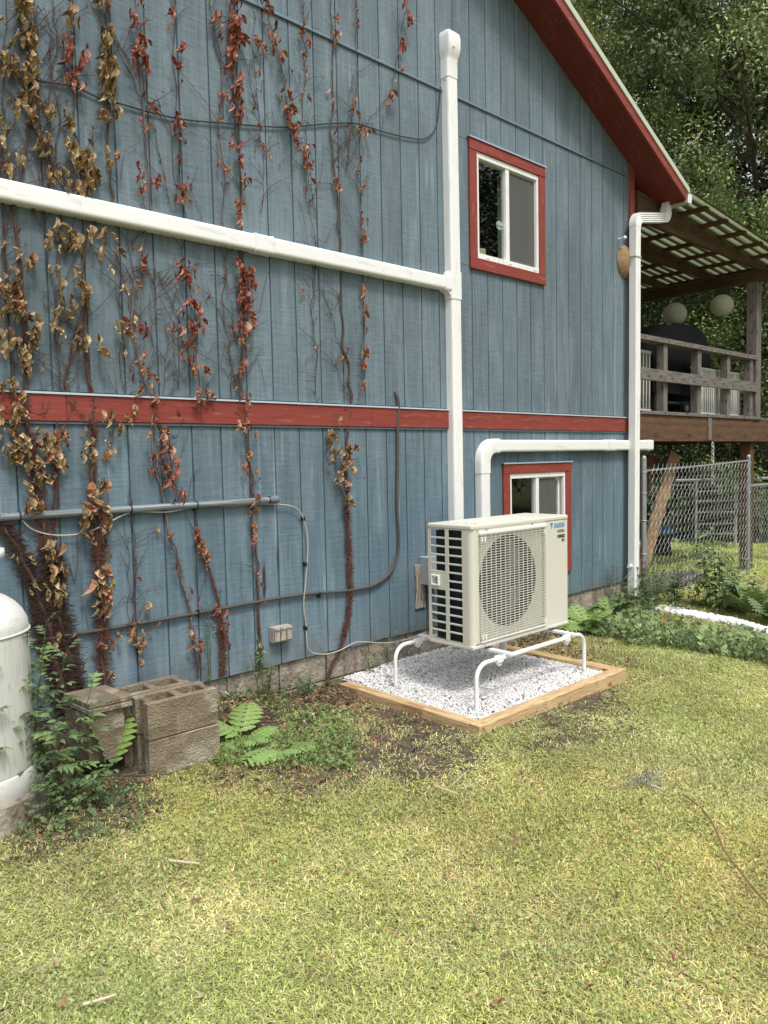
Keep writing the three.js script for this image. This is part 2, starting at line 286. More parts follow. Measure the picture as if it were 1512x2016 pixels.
  for (let i = 0; i < 26; i++) for (const s of [-1, 1]) {          // courses of shingles
    const a = 0.145 * i, x0 = XE + 0.06 - a * 2, x1 = x0 - 0.32; const f = (x) => soffY(x) + 0.121 + (x === x0 ? 0.012 : 0.002);
    const pts = [[x0, f(x0)], [x0, f(x0) + 0.008], [x1, f(x1) + 0.008], [x1, f(x1)]]; if (x1 < XR) continue;
    part('shingle_course', metreUV(extr(s > 0 ? pts : pts.map(([x, y]) => [2 * XR - x, y]), 8.475).translate(0, 0, -8.2)), M(0.045, 0.045, 0.048, 0.95), roof);
  }
  part('eave_board', metreUV(box(XE - 0.03, XE, soffY(XE) - 0.004, soffY(XE) + 0.09, -8.2, ZF - 0.002), 'z'), redShaded, roof);
  // the rooms behind the windows
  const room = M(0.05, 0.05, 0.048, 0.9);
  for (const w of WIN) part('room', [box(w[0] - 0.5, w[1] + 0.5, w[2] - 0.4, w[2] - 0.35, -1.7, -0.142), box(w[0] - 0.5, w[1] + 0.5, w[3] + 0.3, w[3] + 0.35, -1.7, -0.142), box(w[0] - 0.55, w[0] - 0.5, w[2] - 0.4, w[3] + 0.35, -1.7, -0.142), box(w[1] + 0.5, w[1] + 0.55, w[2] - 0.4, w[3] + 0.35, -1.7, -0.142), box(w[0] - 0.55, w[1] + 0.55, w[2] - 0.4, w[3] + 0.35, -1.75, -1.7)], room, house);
}
// windows: red boards, white frame, a fixed pane, a sliding pane behind an insect screen
const glass = new THREE.MeshPhysicalMaterial({ color: C(0.9, 0.94, 0.93), roughness: 0.02, transmission: 1, thickness: 0, ior: 1.5 });
const screenMat = new THREE.MeshStandardMaterial({ color: C(0.12, 0.12, 0.115), roughness: 0.9, transparent: true, opacity: 0.62 });
function buildWindow(w, label, upper) {
  const [x0, x1, y0, y1] = w, t = 0.092, win = part('window', metreUV(rbox(x0 + t - 0.006, x0 + t + 0.004, y0 + t, y1 - t, -0.12, 0.002, 0.002)), vinyl, house, label);
  const z0 = 0.0006, z1 = 0.022;
  part('trim_board', metreUV(rbox(x0, x1, y1 - t, y1, z0, z1 + 0.004, 0.003), 'x', 1.3), red, win);
  if (upper) part('trim_board', metreUV(rbox(x0, x1, y0, y0 + t, z0, z1 + 0.004, 0.003), 'x', 2.3), red, win);
  part('trim_board', metreUV(rbox(x0, x0 + t, y0 + (upper ? t + 0.001 : 0), y1 - t - 0.001, z0, z1, 0.003), 'y', 0.3), red, win);
  part('trim_board', metreUV(rbox(x1 - t, x1, y0 + (upper ? t + 0.001 : 0), y1 - t - 0.001, z0, z1, 0.003), 'y', 3.3), red, win);
  if (!upper) part('trim_board', metreUV(rbox(x0 + t + 0.001, x1 - t - 0.001, y0, y0 + t - 0.001, z0, z1 - 0.001, 0.003), 'x', 4.3), red, win);
  part('drip_cap', [box(x0 - 0.012, x1 + 0.008, y1 + 0.001, y1 + 0.006, z0, 0.036), box(x0 - 0.012, x1 + 0.008, y1 - 0.006, y1 + 0.001, 0.031, 0.036)], M(0.33, 0.4, 0.46, 0.6), win);
  const a = x0 + t + 0.001, b = x1 - t - 0.001, c = y0 + t + 0.001, d = y1 - t - 0.001, f = 0.045, mid = (a + b) / 2 - 0.01;
  const F = (u0, u1, v0, v1, q0, q1) => rbox(u0, u1, v0, v1, q0, q1, 0.003, 1);
  part('frame', [F(a, b, d - f, d, -0.06, 0.012), F(a, b, c, c + f, -0.06, 0.014), F(a, a + f * 0.72, c + f, d - f, -0.06, 0.011), F(b - f * 0.62, b, c + f, d - f, -0.06, 0.011)].map((g) => metreUV(g)), vinyl, win);
  part('meeting_rail', metreUV(F(mid - 0.024, mid + 0.024, c + f, d - f, -0.045, 0.006)), vinyl, win);
  part('pane', box(a + f * 0.72, mid - 0.024, c + f, d - f, -0.024, -0.02), glass, win);
  const sx1 = b - f * 0.62, sf = 0.034;
  part('sash', [F(mid + 0.02, sx1, d - f - sf, d - f - 0.001, -0.058, -0.03), F(mid + 0.02, sx1, c + f + 0.001, c + f + sf, -0.058, -0.03), F(sx1 - sf, sx1 - 0.001, c + f + sf, d - f - sf, -0.058, -0.03)].map((g) => metreUV(g)), vinyl, win);
  part('pane', box(mid + 0.02, sx1 - sf, c + f + sf, d - f - sf, -0.046, -0.042), glass, win);
  part('insect_screen', box(mid + 0.0245, sx1 - (upper ? 0.001 : 0.1), c + f + 0.001, d - f - 0.001, -0.012, -0.011), screenMat, win);
  part('screen_frame', [F(sx1 - 0.014, sx1 - 0.002, c + f + 0.001, d - f - 0.001, -0.018, -0.004), F(mid + 0.026, sx1 - 0.016, d - f - 0.014, d - f - 0.002, -0.018, -0.004)].map((g) => metreUV(g)), M(0.4, 0.4, 0.38, 0.6), win);
  for (const u of [a + 0.12, mid, b - 0.08]) part('weep_slot', F(u, u + 0.04, c + 0.012, c + 0.018, 0.0145, 0.0152), M(0.3, 0.3, 0.3), win);
  if (upper) {
    const px = mid - 0.062, py = c + f + 0.3;
    part('latch', [new THREE.CylinderGeometry(0.038, 0.038, 0.01, 24).rotateX(Math.PI / 2).translate(px, py, -0.04), rbox(px - 0.034, px + 0.034, py - 0.006, py + 0.006, -0.034, -0.028, 0.002, 1)], M(0.62, 0.63, 0.6, 0.5), win);
    part('flower_pot', new THREE.LatheGeometry([[0, 0], [0.05, 0], [0.062, 0.04], [0.055, 0.07], [0.06, 0.085], [0.05, 0.085]].map((p) => new THREE.Vector2(...p)), 20).translate(a + 0.22, c + f + 0.006, -0.15), M(0.42, 0.36, 0.22, 0.7), win);
    part('window_shelf', F(a, b, c - 0.02, c + f + 0.004, -0.3, -0.065), M(0.35, 0.34, 0.31), win);
    part('curtain', (() => { const g = new THREE.PlaneGeometry(0.32, d - c - 0.1, 40, 1).translate(b - 0.19, (c + d) / 2, -0.16), p = g.attributes.position; for (let i = 0; i < p.count; i++) p.setZ(i, p.getZ(i) + 0.02 * Math.sin(p.getX(i) * 62)); g.computeVertexNormals(); return g; })(), M(0.36, 0.35, 0.33, 0.9), win);
  } else part('blind', F(mid + 0.22, b, c, d, -0.2, -0.19), M(0.42, 0.42, 0.4, 0.8), win);
}
buildWindow(WIN[0], 'upper sliding window with a screened half and red boards all round', true);
buildWindow(WIN[1], 'lower sliding window half hidden behind the heat pump', false);

// ---------------------------------------------------------------- white covers for the refrigerant lines
const profile = (w, d) => { const s = new THREE.Shape(), r = 0.022; s.moveTo(-w / 2, 0); s.lineTo(w / 2, 0); s.lineTo(w / 2, d - r); s.quadraticCurveTo(w / 2, d, w / 2 - r, d); s.lineTo(-w / 2 + r, d); s.quadraticCurveTo(-w / 2, d, -w / 2, d - r); s.lineTo(-w / 2, 0); return s; };
// a channel from a to b on the wall plane: w wide, standing d proud
function channel(a, b, w, d, z0 = 0.002) {
  const len = a.distanceTo(b), g = new THREE.ExtrudeGeometry(profile(w, d), { depth: len, bevelEnabled: false, curveSegments: 5 });
  const dir = b.clone().sub(a).normalize(), out = V(0, 0, 1), side = new THREE.Vector3().crossVectors(out, dir);
  g.applyMatrix4(new THREE.Matrix4().makeBasis(side, out, dir)); return metreUV(g.translate(a.x, a.y, z0), Math.abs(dir.x) > 0.5 ? 'x' : 'y');
}
function elbow(cx, cy, w, d, a0, a1, R, z0 = 0.002) {               // a bend about (cx, cy)
  const n = 10, s = profile(w, d).getPoints(5), pos = [], idx = [], m = s.length;
  for (let i = 0; i <= n; i++) { const a = mixn(a0, a1, i / n); for (const p of s) { const r = R + p.x; pos.push(cx + r * Math.cos(a), cy + r * Math.sin(a), z0 + p.y); } }
  for (let i = 0; i < n; i++) for (let j = 0; j < m - 1; j++) { const k = i * m + j; idx.push(k, k + 1, k + m, k + 1, k + m + 1, k + m); }
  const g = new THREE.BufferGeometry(); g.setAttribute('position', new THREE.Float32BufferAttribute(pos, 3)); g.setIndex(idx); return metreUV(toCreasedNormals(g.toNonIndexed(), 0.7));
}
{
  const ax = 1.752, dw = 0.115, dd = 0.075;
  const cov = thing('line_cover', 'tall white line cover on the blue wall with a long arm branching at its tee', 'pipe cover', [ax, 0.7, 0]);
  part('upright_channel', channel(V(ax, 0.6, 0), V(ax, 2.72, 0), dw, dd), vinyl, cov, 'lower white upright below the tee');
  part('upright_channel', channel(V(ax, 2.925, 0), V(ax - 0.01, 4.5, 0), dw, dd), vinyl, cov, 'upper white upright above the tee');
  part('tee_fitting', [channel(V(ax, 2.715, 0), V(ax, 2.93, 0), dw + 0.012, dd + 0.006, 0.001), channel(V(ax - 0.125, 2.833, 0), V(ax - 0.03, 2.833, 0), dw + 0.01, dd + 0.005, 0.001),
    ...[[1, 2.896], [-1, 2.77]].map(([s, y]) => extr([[0, 0], [-0.045, 0], [-0.018, s * 0.012], [0, s * 0.04]], dd - 0.01).translate(ax - 0.06, y, 0.003)).map((g) => metreUV(g))], vinyl, cov);
  part('side_channel', channel(V(-0.08, 2.833, 0), V(ax - 0.12, 2.833, 0), 0.105, dd - 0.002), vinyl, cov);
  part('side_channel', channel(V(-5, 2.833, 0), V(-0.09, 2.833, 0), 0.105, dd - 0.002), vinyl, cov);
  const cp = part('coupling', [channel(V(-0.15, 2.833, 0), V(-0.02, 2.833, 0), 0.113, dd + 0.003, 0.001)], vinyl, cov);
  part('coupling_rib', [channel(V(-0.155, 2.833, 0), V(-0.145, 2.833, 0), 0.118, dd + 0.006, 0.001), channel(V(-0.025, 2.833, 0), V(-0.015, 2.833, 0), 0.118, dd + 0.006, 0.001)], vinyl, cp);
  // the wall cap at the top: a hood that grows forward and wider
  const sec = [[4.42, 0.122, 0.079], [4.55, 0.123, 0.08], [4.575, 0.125, 0.085], [4.6, 0.134, 0.098], [4.645, 0.142, 0.106], [4.72, 0.142, 0.106], [4.752, 0.136, 0.098], [4.77, 0.11, 0.08]];
  const pos = [], idx = [], m = profile(0.1, 0.08).getPoints(5).length;
  for (const [y, w, d] of sec) for (const p of profile(w, d).getPoints(5)) pos.push(ax - 0.01 + p.x, y, 0.001 + p.y);
  for (let i = 0; i < sec.length - 1; i++) for (let j = 0; j < m - 1; j++) { const k = i * m + j; idx.push(k, k + 1, k + m, k + 1, k + m + 1, k + m); }
  for (let j = 1; j < m - 2; j++) idx.push((sec.length - 1) * m, (sec.length - 1) * m + j, (sec.length - 1) * m + j + 1);
  const g = new THREE.BufferGeometry(); g.setAttribute('position', new THREE.Float32BufferAttribute(pos, 3)); g.setIndex(idx);
  const cap = part('wall_cap', metreUV(toCreasedNormals(g.toNonIndexed(), 0.9)), vinyl, cov);
  part('screw', [new THREE.CylinderGeometry(0.006, 0.006, 0.012, 10).rotateZ(Math.PI / 2).translate(ax - 0.075, 4.4, 0.045)], aluDirty, cov);
  part('cap_ridge', [rbox(ax - 0.045, ax - 0.02, 4.63, 4.74, 0.096, 0.113, 0.007)], vinyl, cap);

  const c2 = thing('line_cover', 'low white line cover bent over the lower window down to the heat pump', 'pipe cover', [2.1, 0.7, 0]);
  const ex = 2.097, ey = 1.545, R = 0.14;
  part('drop_channel', channel(V(ex, 0.6, 0), V(ex, ey - R - 0.02, 0), 0.115, dd), vinyl, c2);
  part('elbow_fitting', [elbow(ex + R, ey - R, 0.125, dd + 0.005, Math.PI, Math.PI / 2, R, 0.001), channel(V(ex, ey - R - 0.09, 0), V(ex, ey - R + 0.001, 0), 0.125, dd + 0.005, 0.001), channel(V(ex + R, ey, 0), V(ex + R + 0.05, ey, 0), 0.125, dd + 0.005, 0.001)], vinyl, c2);
  part('long_channel', channel(V(ex + R + 0.03, ey, 0), V(4.1, ey, 0), 0.105, dd - 0.002), vinyl, c2);
  part('long_channel', channel(V(4.12, ey, 0), V(4.9, ey, 0), 0.105, dd - 0.002), vinyl, c2);
  const k2 = part('coupling', channel(V(4.04, ey, 0), V(4.18, ey, 0), 0.113, dd + 0.003, 0.001), vinyl, c2);
  part('coupling_rib', [channel(V(4.035, ey, 0), V(4.047, ey, 0), 0.118, dd + 0.006, 0.001), channel(V(4.173, ey, 0), V(4.185, ey, 0), 0.118, dd + 0.006, 0.001)], vinyl, k2);
  part('end_cap', [channel(V(4.84, ey, 0), V(4.97, ey, 0), 0.115, dd + 0.004, 0.001), metreUV(box(4.955, 4.968, ey - 0.05, ey + 0.05, 0.004, dd - 0.006))], vinyl, c2);
}
// ---------------------------------------------------------------- gutter end and downspout
{
  const gt = thing('gutter', 'short white gutter end under the eave of the gable roof', 'gutter', [5.28, 4.2, 0.3]);
  const prof = [[0, 0.1], [0, 0], [0.075, 0], [0.085, 0.03], [0.1, 0.06], [0.115, 0.075], [0.115, 0.1], [0.108, 0.1], [0.106, 0.08], [0.09, 0.063], [0.07, 0.006], [0.006, 0.006], [0.006, 0.1]];
  part('trough', [metreUV(extr(prof, 0.62).translate(5.235, 4.13, -0.3), 'z')], aluDirty, gt);
  part('end_cap', [metreUV(extr(prof.slice(0, 7), 0.004).translate(5.235, 4.13, 0.321))], alu, gt);
  part('bracket', [box(5.2, 5.234, 4.17, 4.27, -0.29, -0.27), box(5.14, 5.2, 4.12, 4.2, -0.3, -0.285)], aluDirty, gt);
  const ds = thing('downspout', 'white ribbed downspout running down the house corner from a bent top', 'downspout', [4.51, -0.1, 0.1]);
  // corrugated rectangular pipe along a centre line in the wall's plane
  const ribs = (w, d) => { const p = []; const q = 5; for (let i = 0; i <= q * 4; i++) { const t = i / (q * 4); p.push([-w / 2 + w * t, d / 2 + 0.003 * Math.cos(t * q * 2 * Math.PI)]); } p.push([w / 2, -d / 2], [-w / 2, -d / 2]); return p; };
  const sweep = (pts, w, d) => {
    const c = new THREE.CatmullRomCurve3(pts, false, 'catmullrom', 0.0), pr = ribs(w, d), N = (pts.length - 1) * 4, pos = [], idx = [], m = pr.length + 1;
    for (let i = 0; i <= N; i++) { const t = i / N, o = c.getPoint(t), dir = c.getTangent(t).normalize(), side = V(0, 0, 1).cross(dir).normalize(); for (let j = 0; j <= pr.length; j++) { const [u, v] = pr[j % pr.length]; pos.push(o.x + side.x * u, o.y + side.y * u, o.z + v); } }
    for (let i = 0; i < N; i++) for (let j = 0; j < m - 1; j++) { const k = i * m + j; idx.push(k, k + m, k + 1, k + 1, k + m, k + m + 1); }
    const g = new THREE.BufferGeometry(); g.setAttribute('position', new THREE.Float32BufferAttribute(pos, 3)); g.setIndex(idx); return metreUV(toCreasedNormals(g.toNonIndexed(), 0.5));
  };
  const arc = (cx, cy, r, a0, a1, z) => Array.from({ length: 6 }, (_, i) => { const a = mixn(a0, a1, i / 5); return V(cx + r * Math.cos(a), cy + r * Math.sin(a), z); });
  const z = 0.1, tilt = 0.17;
  part('pipe', sweep([V(4.52, 3.8, z), V(4.517, 2.4, z), V(4.51, 1.6, z), V(4.5, 0.1, z)], 0.1, 0.07), alu, ds);
  const bend = part('elbow_fitting', sweep([...arc(4.62, 3.80, 0.1, Math.PI * 1.03, Math.PI * 0.55, z)], 0.105, 0.075), alu, ds);
  part('cross_pipe', sweep([V(4.6, 3.898, z), V(4.9, 3.955, z), V(5.12, 3.995, z)], 0.1, 0.07), alu, ds);
  part('elbow_fitting', sweep([...arc(5.09, 4.09, 0.1, -Math.PI * 0.45, 0.0, z)], 0.105, 0.075), alu, ds);
  part('outlet_pipe', sweep([V(5.19, 4.09, z), V(5.2, 4.14, z), V(5.25, 4.178, z)], 0.09, 0.07), alu, ds);
  part('strap', [box(4.455, 4.585, 3.48, 3.488, 0.02, 0.142), box(4.455, 4.46, 3.474, 3.494, 0.0, 0.03)], aluDirty, ds);
  part('shoe', sweep([V(4.5, 0.13, z), V(4.5, 0.04, z), V(4.505, -0.05, z + 0.005)], 0.104, 0.074), alu, ds);
  part('outlet_stub', [rod(V(4.4, 0.27, 0.1), V(4.47, 0.27, 0.1), 0.02, 12)], alu, ds);
}
{
  // a shallow tan disc hung on a white hook beside the downspout
  const d = thing('hanging_disc', 'tan domed disc hung on a white hook half behind the downspout', 'wall ornament', [4.36, 3.43, 0.01]);
  const m = new THREE.MeshStandardMaterial({ map: grainTex(128, 128, [0.3, 0.2, 0.1], [0.14, 0.08, 0.035], 0.2, 1.8, 5, 2), roughness: 0.8 });
  part('dish', new THREE.LatheGeometry([[0, 0.075], [0.05, 0.072], [0.11, 0.055], [0.155, 0.025], [0.172, 0], [0.165, 0], [0.1, 0.045], [0, 0.065]].map((p) => new THREE.Vector2(...p)), 28).rotateX(Math.PI / 2).translate(4.5, 3.45, 0.006), m, d);
  part('hook', [rod(V(4.36, 3.66, 0.0), V(4.36, 3.66, 0.07), 0.008), new THREE.SphereGeometry(0.02, 12, 8).translate(4.36, 3.66, 0.075)], vinyl, d);
}
// ---------------------------------------------------------------- the ground
const gh = (x, z) => -0.152 - 0.024 * clamp(x + 1, 0, 3.6) + 0.012 * (fbm(x * 1.3 + 40, z * 1.3 + 40, 3) - 0.5) * 2 + 0.03 * sstep(0.35, 0, z) * sstep(-3, 0, -Math.abs(x)) + 0.11 * sstep(0.35, -0.7, x) * sstep(0.42, 0.06, z) * (z > -0.5 ? 1 : 0);
const FR = { x0: 0.45, x1: 2.14, z0: 0.06, z1: 1.345, top: -0.132 };   // timber edging
// how bare the soil is: along the wall and round the timber edging
function bare(x, z) {
  const n = fbm(x * 2.6 + 3, z * 2.6 + 8, 4) - 0.5;
  let b = sstep(0.85, 0.15, z + n * 0.9) * (x < 0.45 ? 1 : 0.5);
  const dx = Math.max(FR.x0 - x, 0, x - FR.x1), dz = Math.max(FR.z0 - z, 0, z - FR.z1), dd = Math.hypot(dx, dz);
  b = Math.max(b, sstep(0.5, 0.1, dd + n * 0.6) * (x < 1.7 ? 1 : 0.7));
  b = Math.max(b, sstep(0.4, 0.1, Math.hypot((x + 0.75) * 0.7, z - 0.85) - 0.1 + n * 0.7) * 0.85);
  b = Math.max(b, sstep(0.62, 0.1, Math.hypot((x - 0.05) * 0.55, z - 1.12) - 0.18 + n * 0.6));
  b = Math.max(b, sstep(0.5, 0.1, Math.hypot((x - 0.9) * 0.7, z - 1.6) - 0.08 + n * 0.6) * 0.95);
  b = Math.max(b, sstep(0.55, 0.1, Math.hypot(x + 1.6, (z - 0.6) * 0.7) - 0.15 + n * 0.8));
  b = Math.max(b, sstep(0.55, 0.1, Math.hypot((x - 2.6) * 0.8, z - 0.5) - 0.1 + n * 0.8) * 0.8);
  if (z < -0.02 && x > XC) b = 0;
  return clamp(b);
}
const straw = (x, z) => sstep(0.46, 0.7, fbm(x * 1.15 + 21, z * 1.15 + 4, 4) + 0.06 * clamp(-x, 0, 1) + 0.25 * (vn(x * 9, z * 9) - 0.5));
{
  const xs = [], zs = [], axis = (a, from, to, step, far) => { for (let v = from; v <= to + 1e-6; v += step) a.push(v); let s = step, v = to; while (v < far) { s *= 1.35; v += s; a.push(v); } s = step; v = from; const lo = []; while (v > -far) { s *= 1.35; v -= s; lo.unshift(v); } a.unshift(...lo); };
  axis(xs, -4, 7, 0.06, 260); axis(zs, -1.5, 4, 0.06, 260);
  const pos = [], col = [], uv = [], idx = [], W = xs.length;
  for (const z of zs) for (const x of xs) {
    pos.push(x, gh(x, z) - 0.004, z); uv.push(x, z); const b = bare(x, z), s = straw(x, z), near = 1;
    const r = mixn(mixn(0.155, 0.23, s), 0.125, b), g = mixn(mixn(0.165, 0.2, s), 0.092, b), bb = mixn(mixn(0.052, 0.088, s), 0.062, b); col.push(r * near, g, bb);
  }
  for (let j = 0; j < zs.length - 1; j++) for (let i = 0; i < W - 1; i++) { const k = j * W + i; idx.push(k, k + W, k + 1, k + 1, k + W, k + W + 1); }
  const g = new THREE.BufferGeometry(); g.setAttribute('position', new THREE.Float32BufferAttribute(pos, 3)); g.setAttribute('color', new THREE.Float32BufferAttribute(col, 3)); g.setAttribute('uv', new THREE.Float32BufferAttribute(uv, 2)); g.setIndex(idx); g.computeVertexNormals();
  const t = colorTex(1024, 1024, (u, v, o) => { const f = fbm(u * 60, v * 60, 4), c = vn(u * 180, v * 180), e = fbm(u * 9, v * 9, 3); const m = 0.35 + 0.75 * f + 0.35 * (c - 0.5) + 0.5 * (e - 0.5); o[0] = 0.95 * m; o[1] = 0.93 * m; o[2] = 0.9 * m; }, 0.7);
  const m = new THREE.MeshStandardMaterial({ vertexColors: true, map: t, bumpMap: grayTex(512, 512, (u, v) => fbm(u * 50, v * 50, 4), 1.1), bumpScale: 0.02, roughness: 1 });
  const o = shadows(new THREE.Mesh(g, m)); o.name = 'ground'; tag(o, 'uneven ground of soil and mown turf round the house', null, null, 'structure'); scene.add(o);
}

// ---------------------------------------------------------------- heat pump on its stand
const cream = new THREE.MeshPhysicalMaterial({ color: C(0.6, 0.585, 0.51), roughness: 0.42, clearcoat: 0.1, clearcoatRoughness: 0.4 });
const AC = { x0: 0.84, x1: 1.943, y0: 0.184, y1: 1.01, z0: 0.578, z1: 0.97 };
{
  const { x0, x1, y0, y1, z0, z1 } = AC;
  const ac = thing('heat_pump', 'cream outdoor heat pump with a wire fan grille, raised on a white stand', 'heat pump', [(x0 + x1) / 2, y0, (z0 + z1) / 2]);
  // front sheet with the fan opening, bent round the corner
  const fx = 1.262, fy = 0.598, FRd = 0.318, zf = z1 - 0.03;
  const gx0 = 0.91, gx1 = 1.655, gy0 = 0.228, gy1 = 0.955;
  const circle = []; for (let i = 0; i < 64; i++) { const a = -i / 64 * 2 * Math.PI; circle.push([fx + FRd * Math.cos(a), fy + FRd * Math.sin(a)]); }
  part('front_panel', [extr([[x0 + 0.03, y0 + 0.02], [gx1 + 0.005, y0 + 0.02], [gx1 + 0.005, y1 - 0.035], [x0 + 0.03, y1 - 0.035]], 0.006, [circle]).translate(0, 0, zf - 0.006),
    rbox(gx1 + 0.003, x1, y0 + 0.02, y1 - 0.035, z0 + 0.1, z1, 0.006), rbox(x0 + 0.03, gx1 + 0.003, y0 + 0.02, gy0 - 0.004, zf - 0.02, z1, 0.004), rbox(x0 + 0.05, gx1 + 0.003, gy1 + 0.004, y1 - 0.034, zf - 0.02, z1, 0.004)], cream, ac);
  // rounded front corner post with a flange on the side
  const cr = 0.035, post = []; post.push([x0 + 0.068, z1], [x0 + cr, z1]); for (let i = 1; i < 8; i++) { const a = Math.PI / 2 + i / 8 * Math.PI / 2; post.push([x0 + cr + cr * Math.cos(a), z1 - cr + cr * Math.sin(a)]); } post.push([x0, z1 - cr], [x0, z1 - 0.06], [x0 + 0.012, z1 - 0.06], [x0 + 0.012, z1 - cr], [x0 + cr, z1 - 0.014], [x0 + 0.068, z1 - 0.014]);
  part('corner_post', toCreasedNormals(extr(post.map(([x, z]) => [x, -z]), y1 - y0 - 0.05).rotateX(-Math.PI / 2).translate(0, y0 + 0.018, 0), 0.6), cream, ac);
  const lid = part('lid', rbox(x0 - 0.004, x1 + 0.004, y1 - 0.034, y1, z0 - 0.004, z1 + 0.004, 0.012, 3), cream, ac);
  part('lid_rib', [0.66, 0.74, 0.82, 0.9].map((z) => rbox(x0 + 0.12, x1 - 0.3, y1 - 0.002, y1 + 0.004, z - 0.016, z + 0.016, 0.003)), cream, lid);
  part('base_pan', rbox(x0 - 0.002, x1 + 0.002, y0, y0 + 0.028, z0 - 0.002, z1 + 0.004, 0.01, 2), cream, ac);
  part('rear_panel', [rbox(x1 - 0.3, x1, y0 + 0.02, y1 - 0.035, z0, z0 + 0.11, 0.005), rbox(x0 + 0.75, x1 - 0.28, y0 + 0.02, y1 - 0.035, z0 + 0.12, z0 + 0.14, 0.004)], cream, ac);
  for (const [x, y] of [[x0 + 0.15, y1 - 0.04], [1.5, y1 - 0.038], [x1 - 0.04, y1 - 0.028], [x0 + 0.12, y0 + 0.012], [1.46, y0 + 0.012], [x1 - 0.25, y0 + 0.012]]) part('screw', new THREE.CylinderGeometry(0.006, 0.006, 0.006, 10).rotateX(Math.PI / 2).translate(x, y, z1 + 0.004), galv, ac);
  // the slatted side
  const sz0 = z0, sz1 = z1 - 0.06, sy0 = 0.222, sy1 = 0.972, zm = 0.752, t = 0.004, rows = 13, pitch = (sy1 - sy0) / rows;
  const slat = 0.0125;
  part('side_frame', [box(x0, x0 + t, y0 + 0.027, sy0, sz0, sz1), box(x0, x0 + t, sy1, y1 - 0.033, sz0, sz1), box(x0, x0 + t, sy0, sy1, sz0, sz0 + 0.026), box(x0, x0 + t, sy0, sy1, sz1 - 0.026, sz1), box(x0 - 0.002, x0 + t, sy0, sy1, zm - 0.015, zm + 0.015)], cream, ac);
  for (let i = 1; i < rows; i++) {
    const y = sy0 + i * pitch, sl = (za, zb) => part('slat', rbox(x0 - 0.001, x0 + 0.012, y - slat / 2, y + slat / 2, za, zb, 0.003, 1), cream, ac);
    sl(zm + 0.015, sz1 - 0.026); if (i !== 6 && i !== 7) sl(sz0 + 0.026, zm - 0.015);
  }
  const hy0 = sy0 + 6 * pitch - 0.008 - pitch * 0.0, hy1 = sy0 + 8 * pitch - 0.006;
  const hz0 = sz0 + 0.026, hz1 = zm - 0.015, hc = [hz0 + 0.008, hz1 - 0.05, (hy0 + hy1) / 2 - 0.035, (hy0 + hy1) / 2 + 0.042];
  part('handle_plate', [box(x0, x0 + t, hy0, hc[2] + 0.012, hz0, hz1), box(x0, x0 + t, hc[3] - 0.012, hy1, hz0, hz1), box(x0, x0 + t, hc[2] + 0.012, hc[3] - 0.012, hc[1] - 0.012, hz1)], cream, ac);
  const grip = part('handle', [rbox(x0 - 0.016, x0, hc[3] - 0.016, hc[3], hc[0], hc[1], 0.006), rbox(x0 - 0.016, x0, hc[2], hc[2] + 0.014, hc[0], hc[1], 0.006), rbox(x0 - 0.016, x0, hc[2] + 0.004, hc[3] - 0.004, hc[1] - 0.016, hc[1], 0.006), rbox(x0 - 0.016, x0, hc[2] + 0.004, hc[3] - 0.004, hc[0], hc[0] + 0.012, 0.005)], vinylCream, ac);
  part('handle_cup', [box(x0 + 0.03, x0 + 0.034, hc[2], hc[3], hc[0], hc[1]), box(x0, x0 + 0.03, hc[2], hc[2] + 0.003, hc[0], hc[1]), box(x0, x0 + 0.03, hc[3] - 0.003, hc[3], hc[0], hc[1])], vinylCream, grip);
  // coil behind the slats and across the back: dark fins in a sheet of close rows
  const coilM = new THREE.MeshStandardMaterial({ map: colorTex(64, 256, (u, v, o) => { const s = Math.abs(((v * 32) % 1) - 0.5) * 2, q = 0.4 + 0.6 * s; o[0] = 0.006 * q; o[1] = 0.024 * q; o[2] = 0.03 * q; }, 4), roughness: 0.4, metalness: 0.2 });
  part('coil', [metreUV(box(x0 + 0.03, x0 + 0.055, y0 + 0.04, y1 - 0.05, z0 + 0.05, z1 - 0.055)), metreUV(box(x0 + 0.09, x1 - 0.3, y0 + 0.04, y1 - 0.05, z0 + 0.02, z0 + 0.05))], coilM, ac);
  part('inner_wall', [box(gx1 + 0.01, gx1 + 0.016, y0 + 0.03, y1 - 0.04, z0 + 0.03, z1 - 0.02)], blackM, ac);
  // fan: shroud, hub and three blades
  const shroud = new THREE.LatheGeometry([[FRd, 0], [FRd - 0.004, -0.03], [FRd - 0.002, -0.11]].map((p) => new THREE.Vector2(...p)), 48).rotateX(Math.PI / 2).translate(fx, fy, zf);
  part('fan_shroud', shroud, M(0.02, 0.02, 0.02, 0.6), ac);
  const fan = part('fan_hub', new THREE.CylinderGeometry(0.06, 0.065, 0.07, 24).rotateX(Math.PI / 2).translate(fx, fy, zf - 0.06), M(0.06, 0.06, 0.06, 0.5), ac);
  const fanM = M(0.022, 0.022, 0.022, 0.5);
  for (let k = 0; k < 3; k++) {
    const pos = [], idx = []; const n = 8;
    for (let i = 0; i <= n; i++) for (let j = 0; j <= n; j++) { const r = mixn(0.055, FRd - 0.02, i / n), a = k * 2.094 + mixn(-0.55, 0.35 + 0.25 * i / n, j / n) + 0.25 * i / n; pos.push(fx + r * Math.cos(a), fy + r * Math.sin(a), zf - 0.03 - 0.07 * (1 - j / n) - 0.01 * i / n); }
    for (let i = 0; i < n; i++) for (let j = 0; j < n; j++) { const q = i * (n + 1) + j; idx.push(q, q + n + 1, q + 1, q + 1, q + n + 1, q + n + 2); }
    const g = new THREE.BufferGeometry(); g.setAttribute('position', new THREE.Float32BufferAttribute(pos, 3)); g.setIndex(idx); g.computeVertexNormals(); g.setAttribute('uv', new THREE.BufferAttribute(new Float32Array(pos.length / 3 * 2), 2));
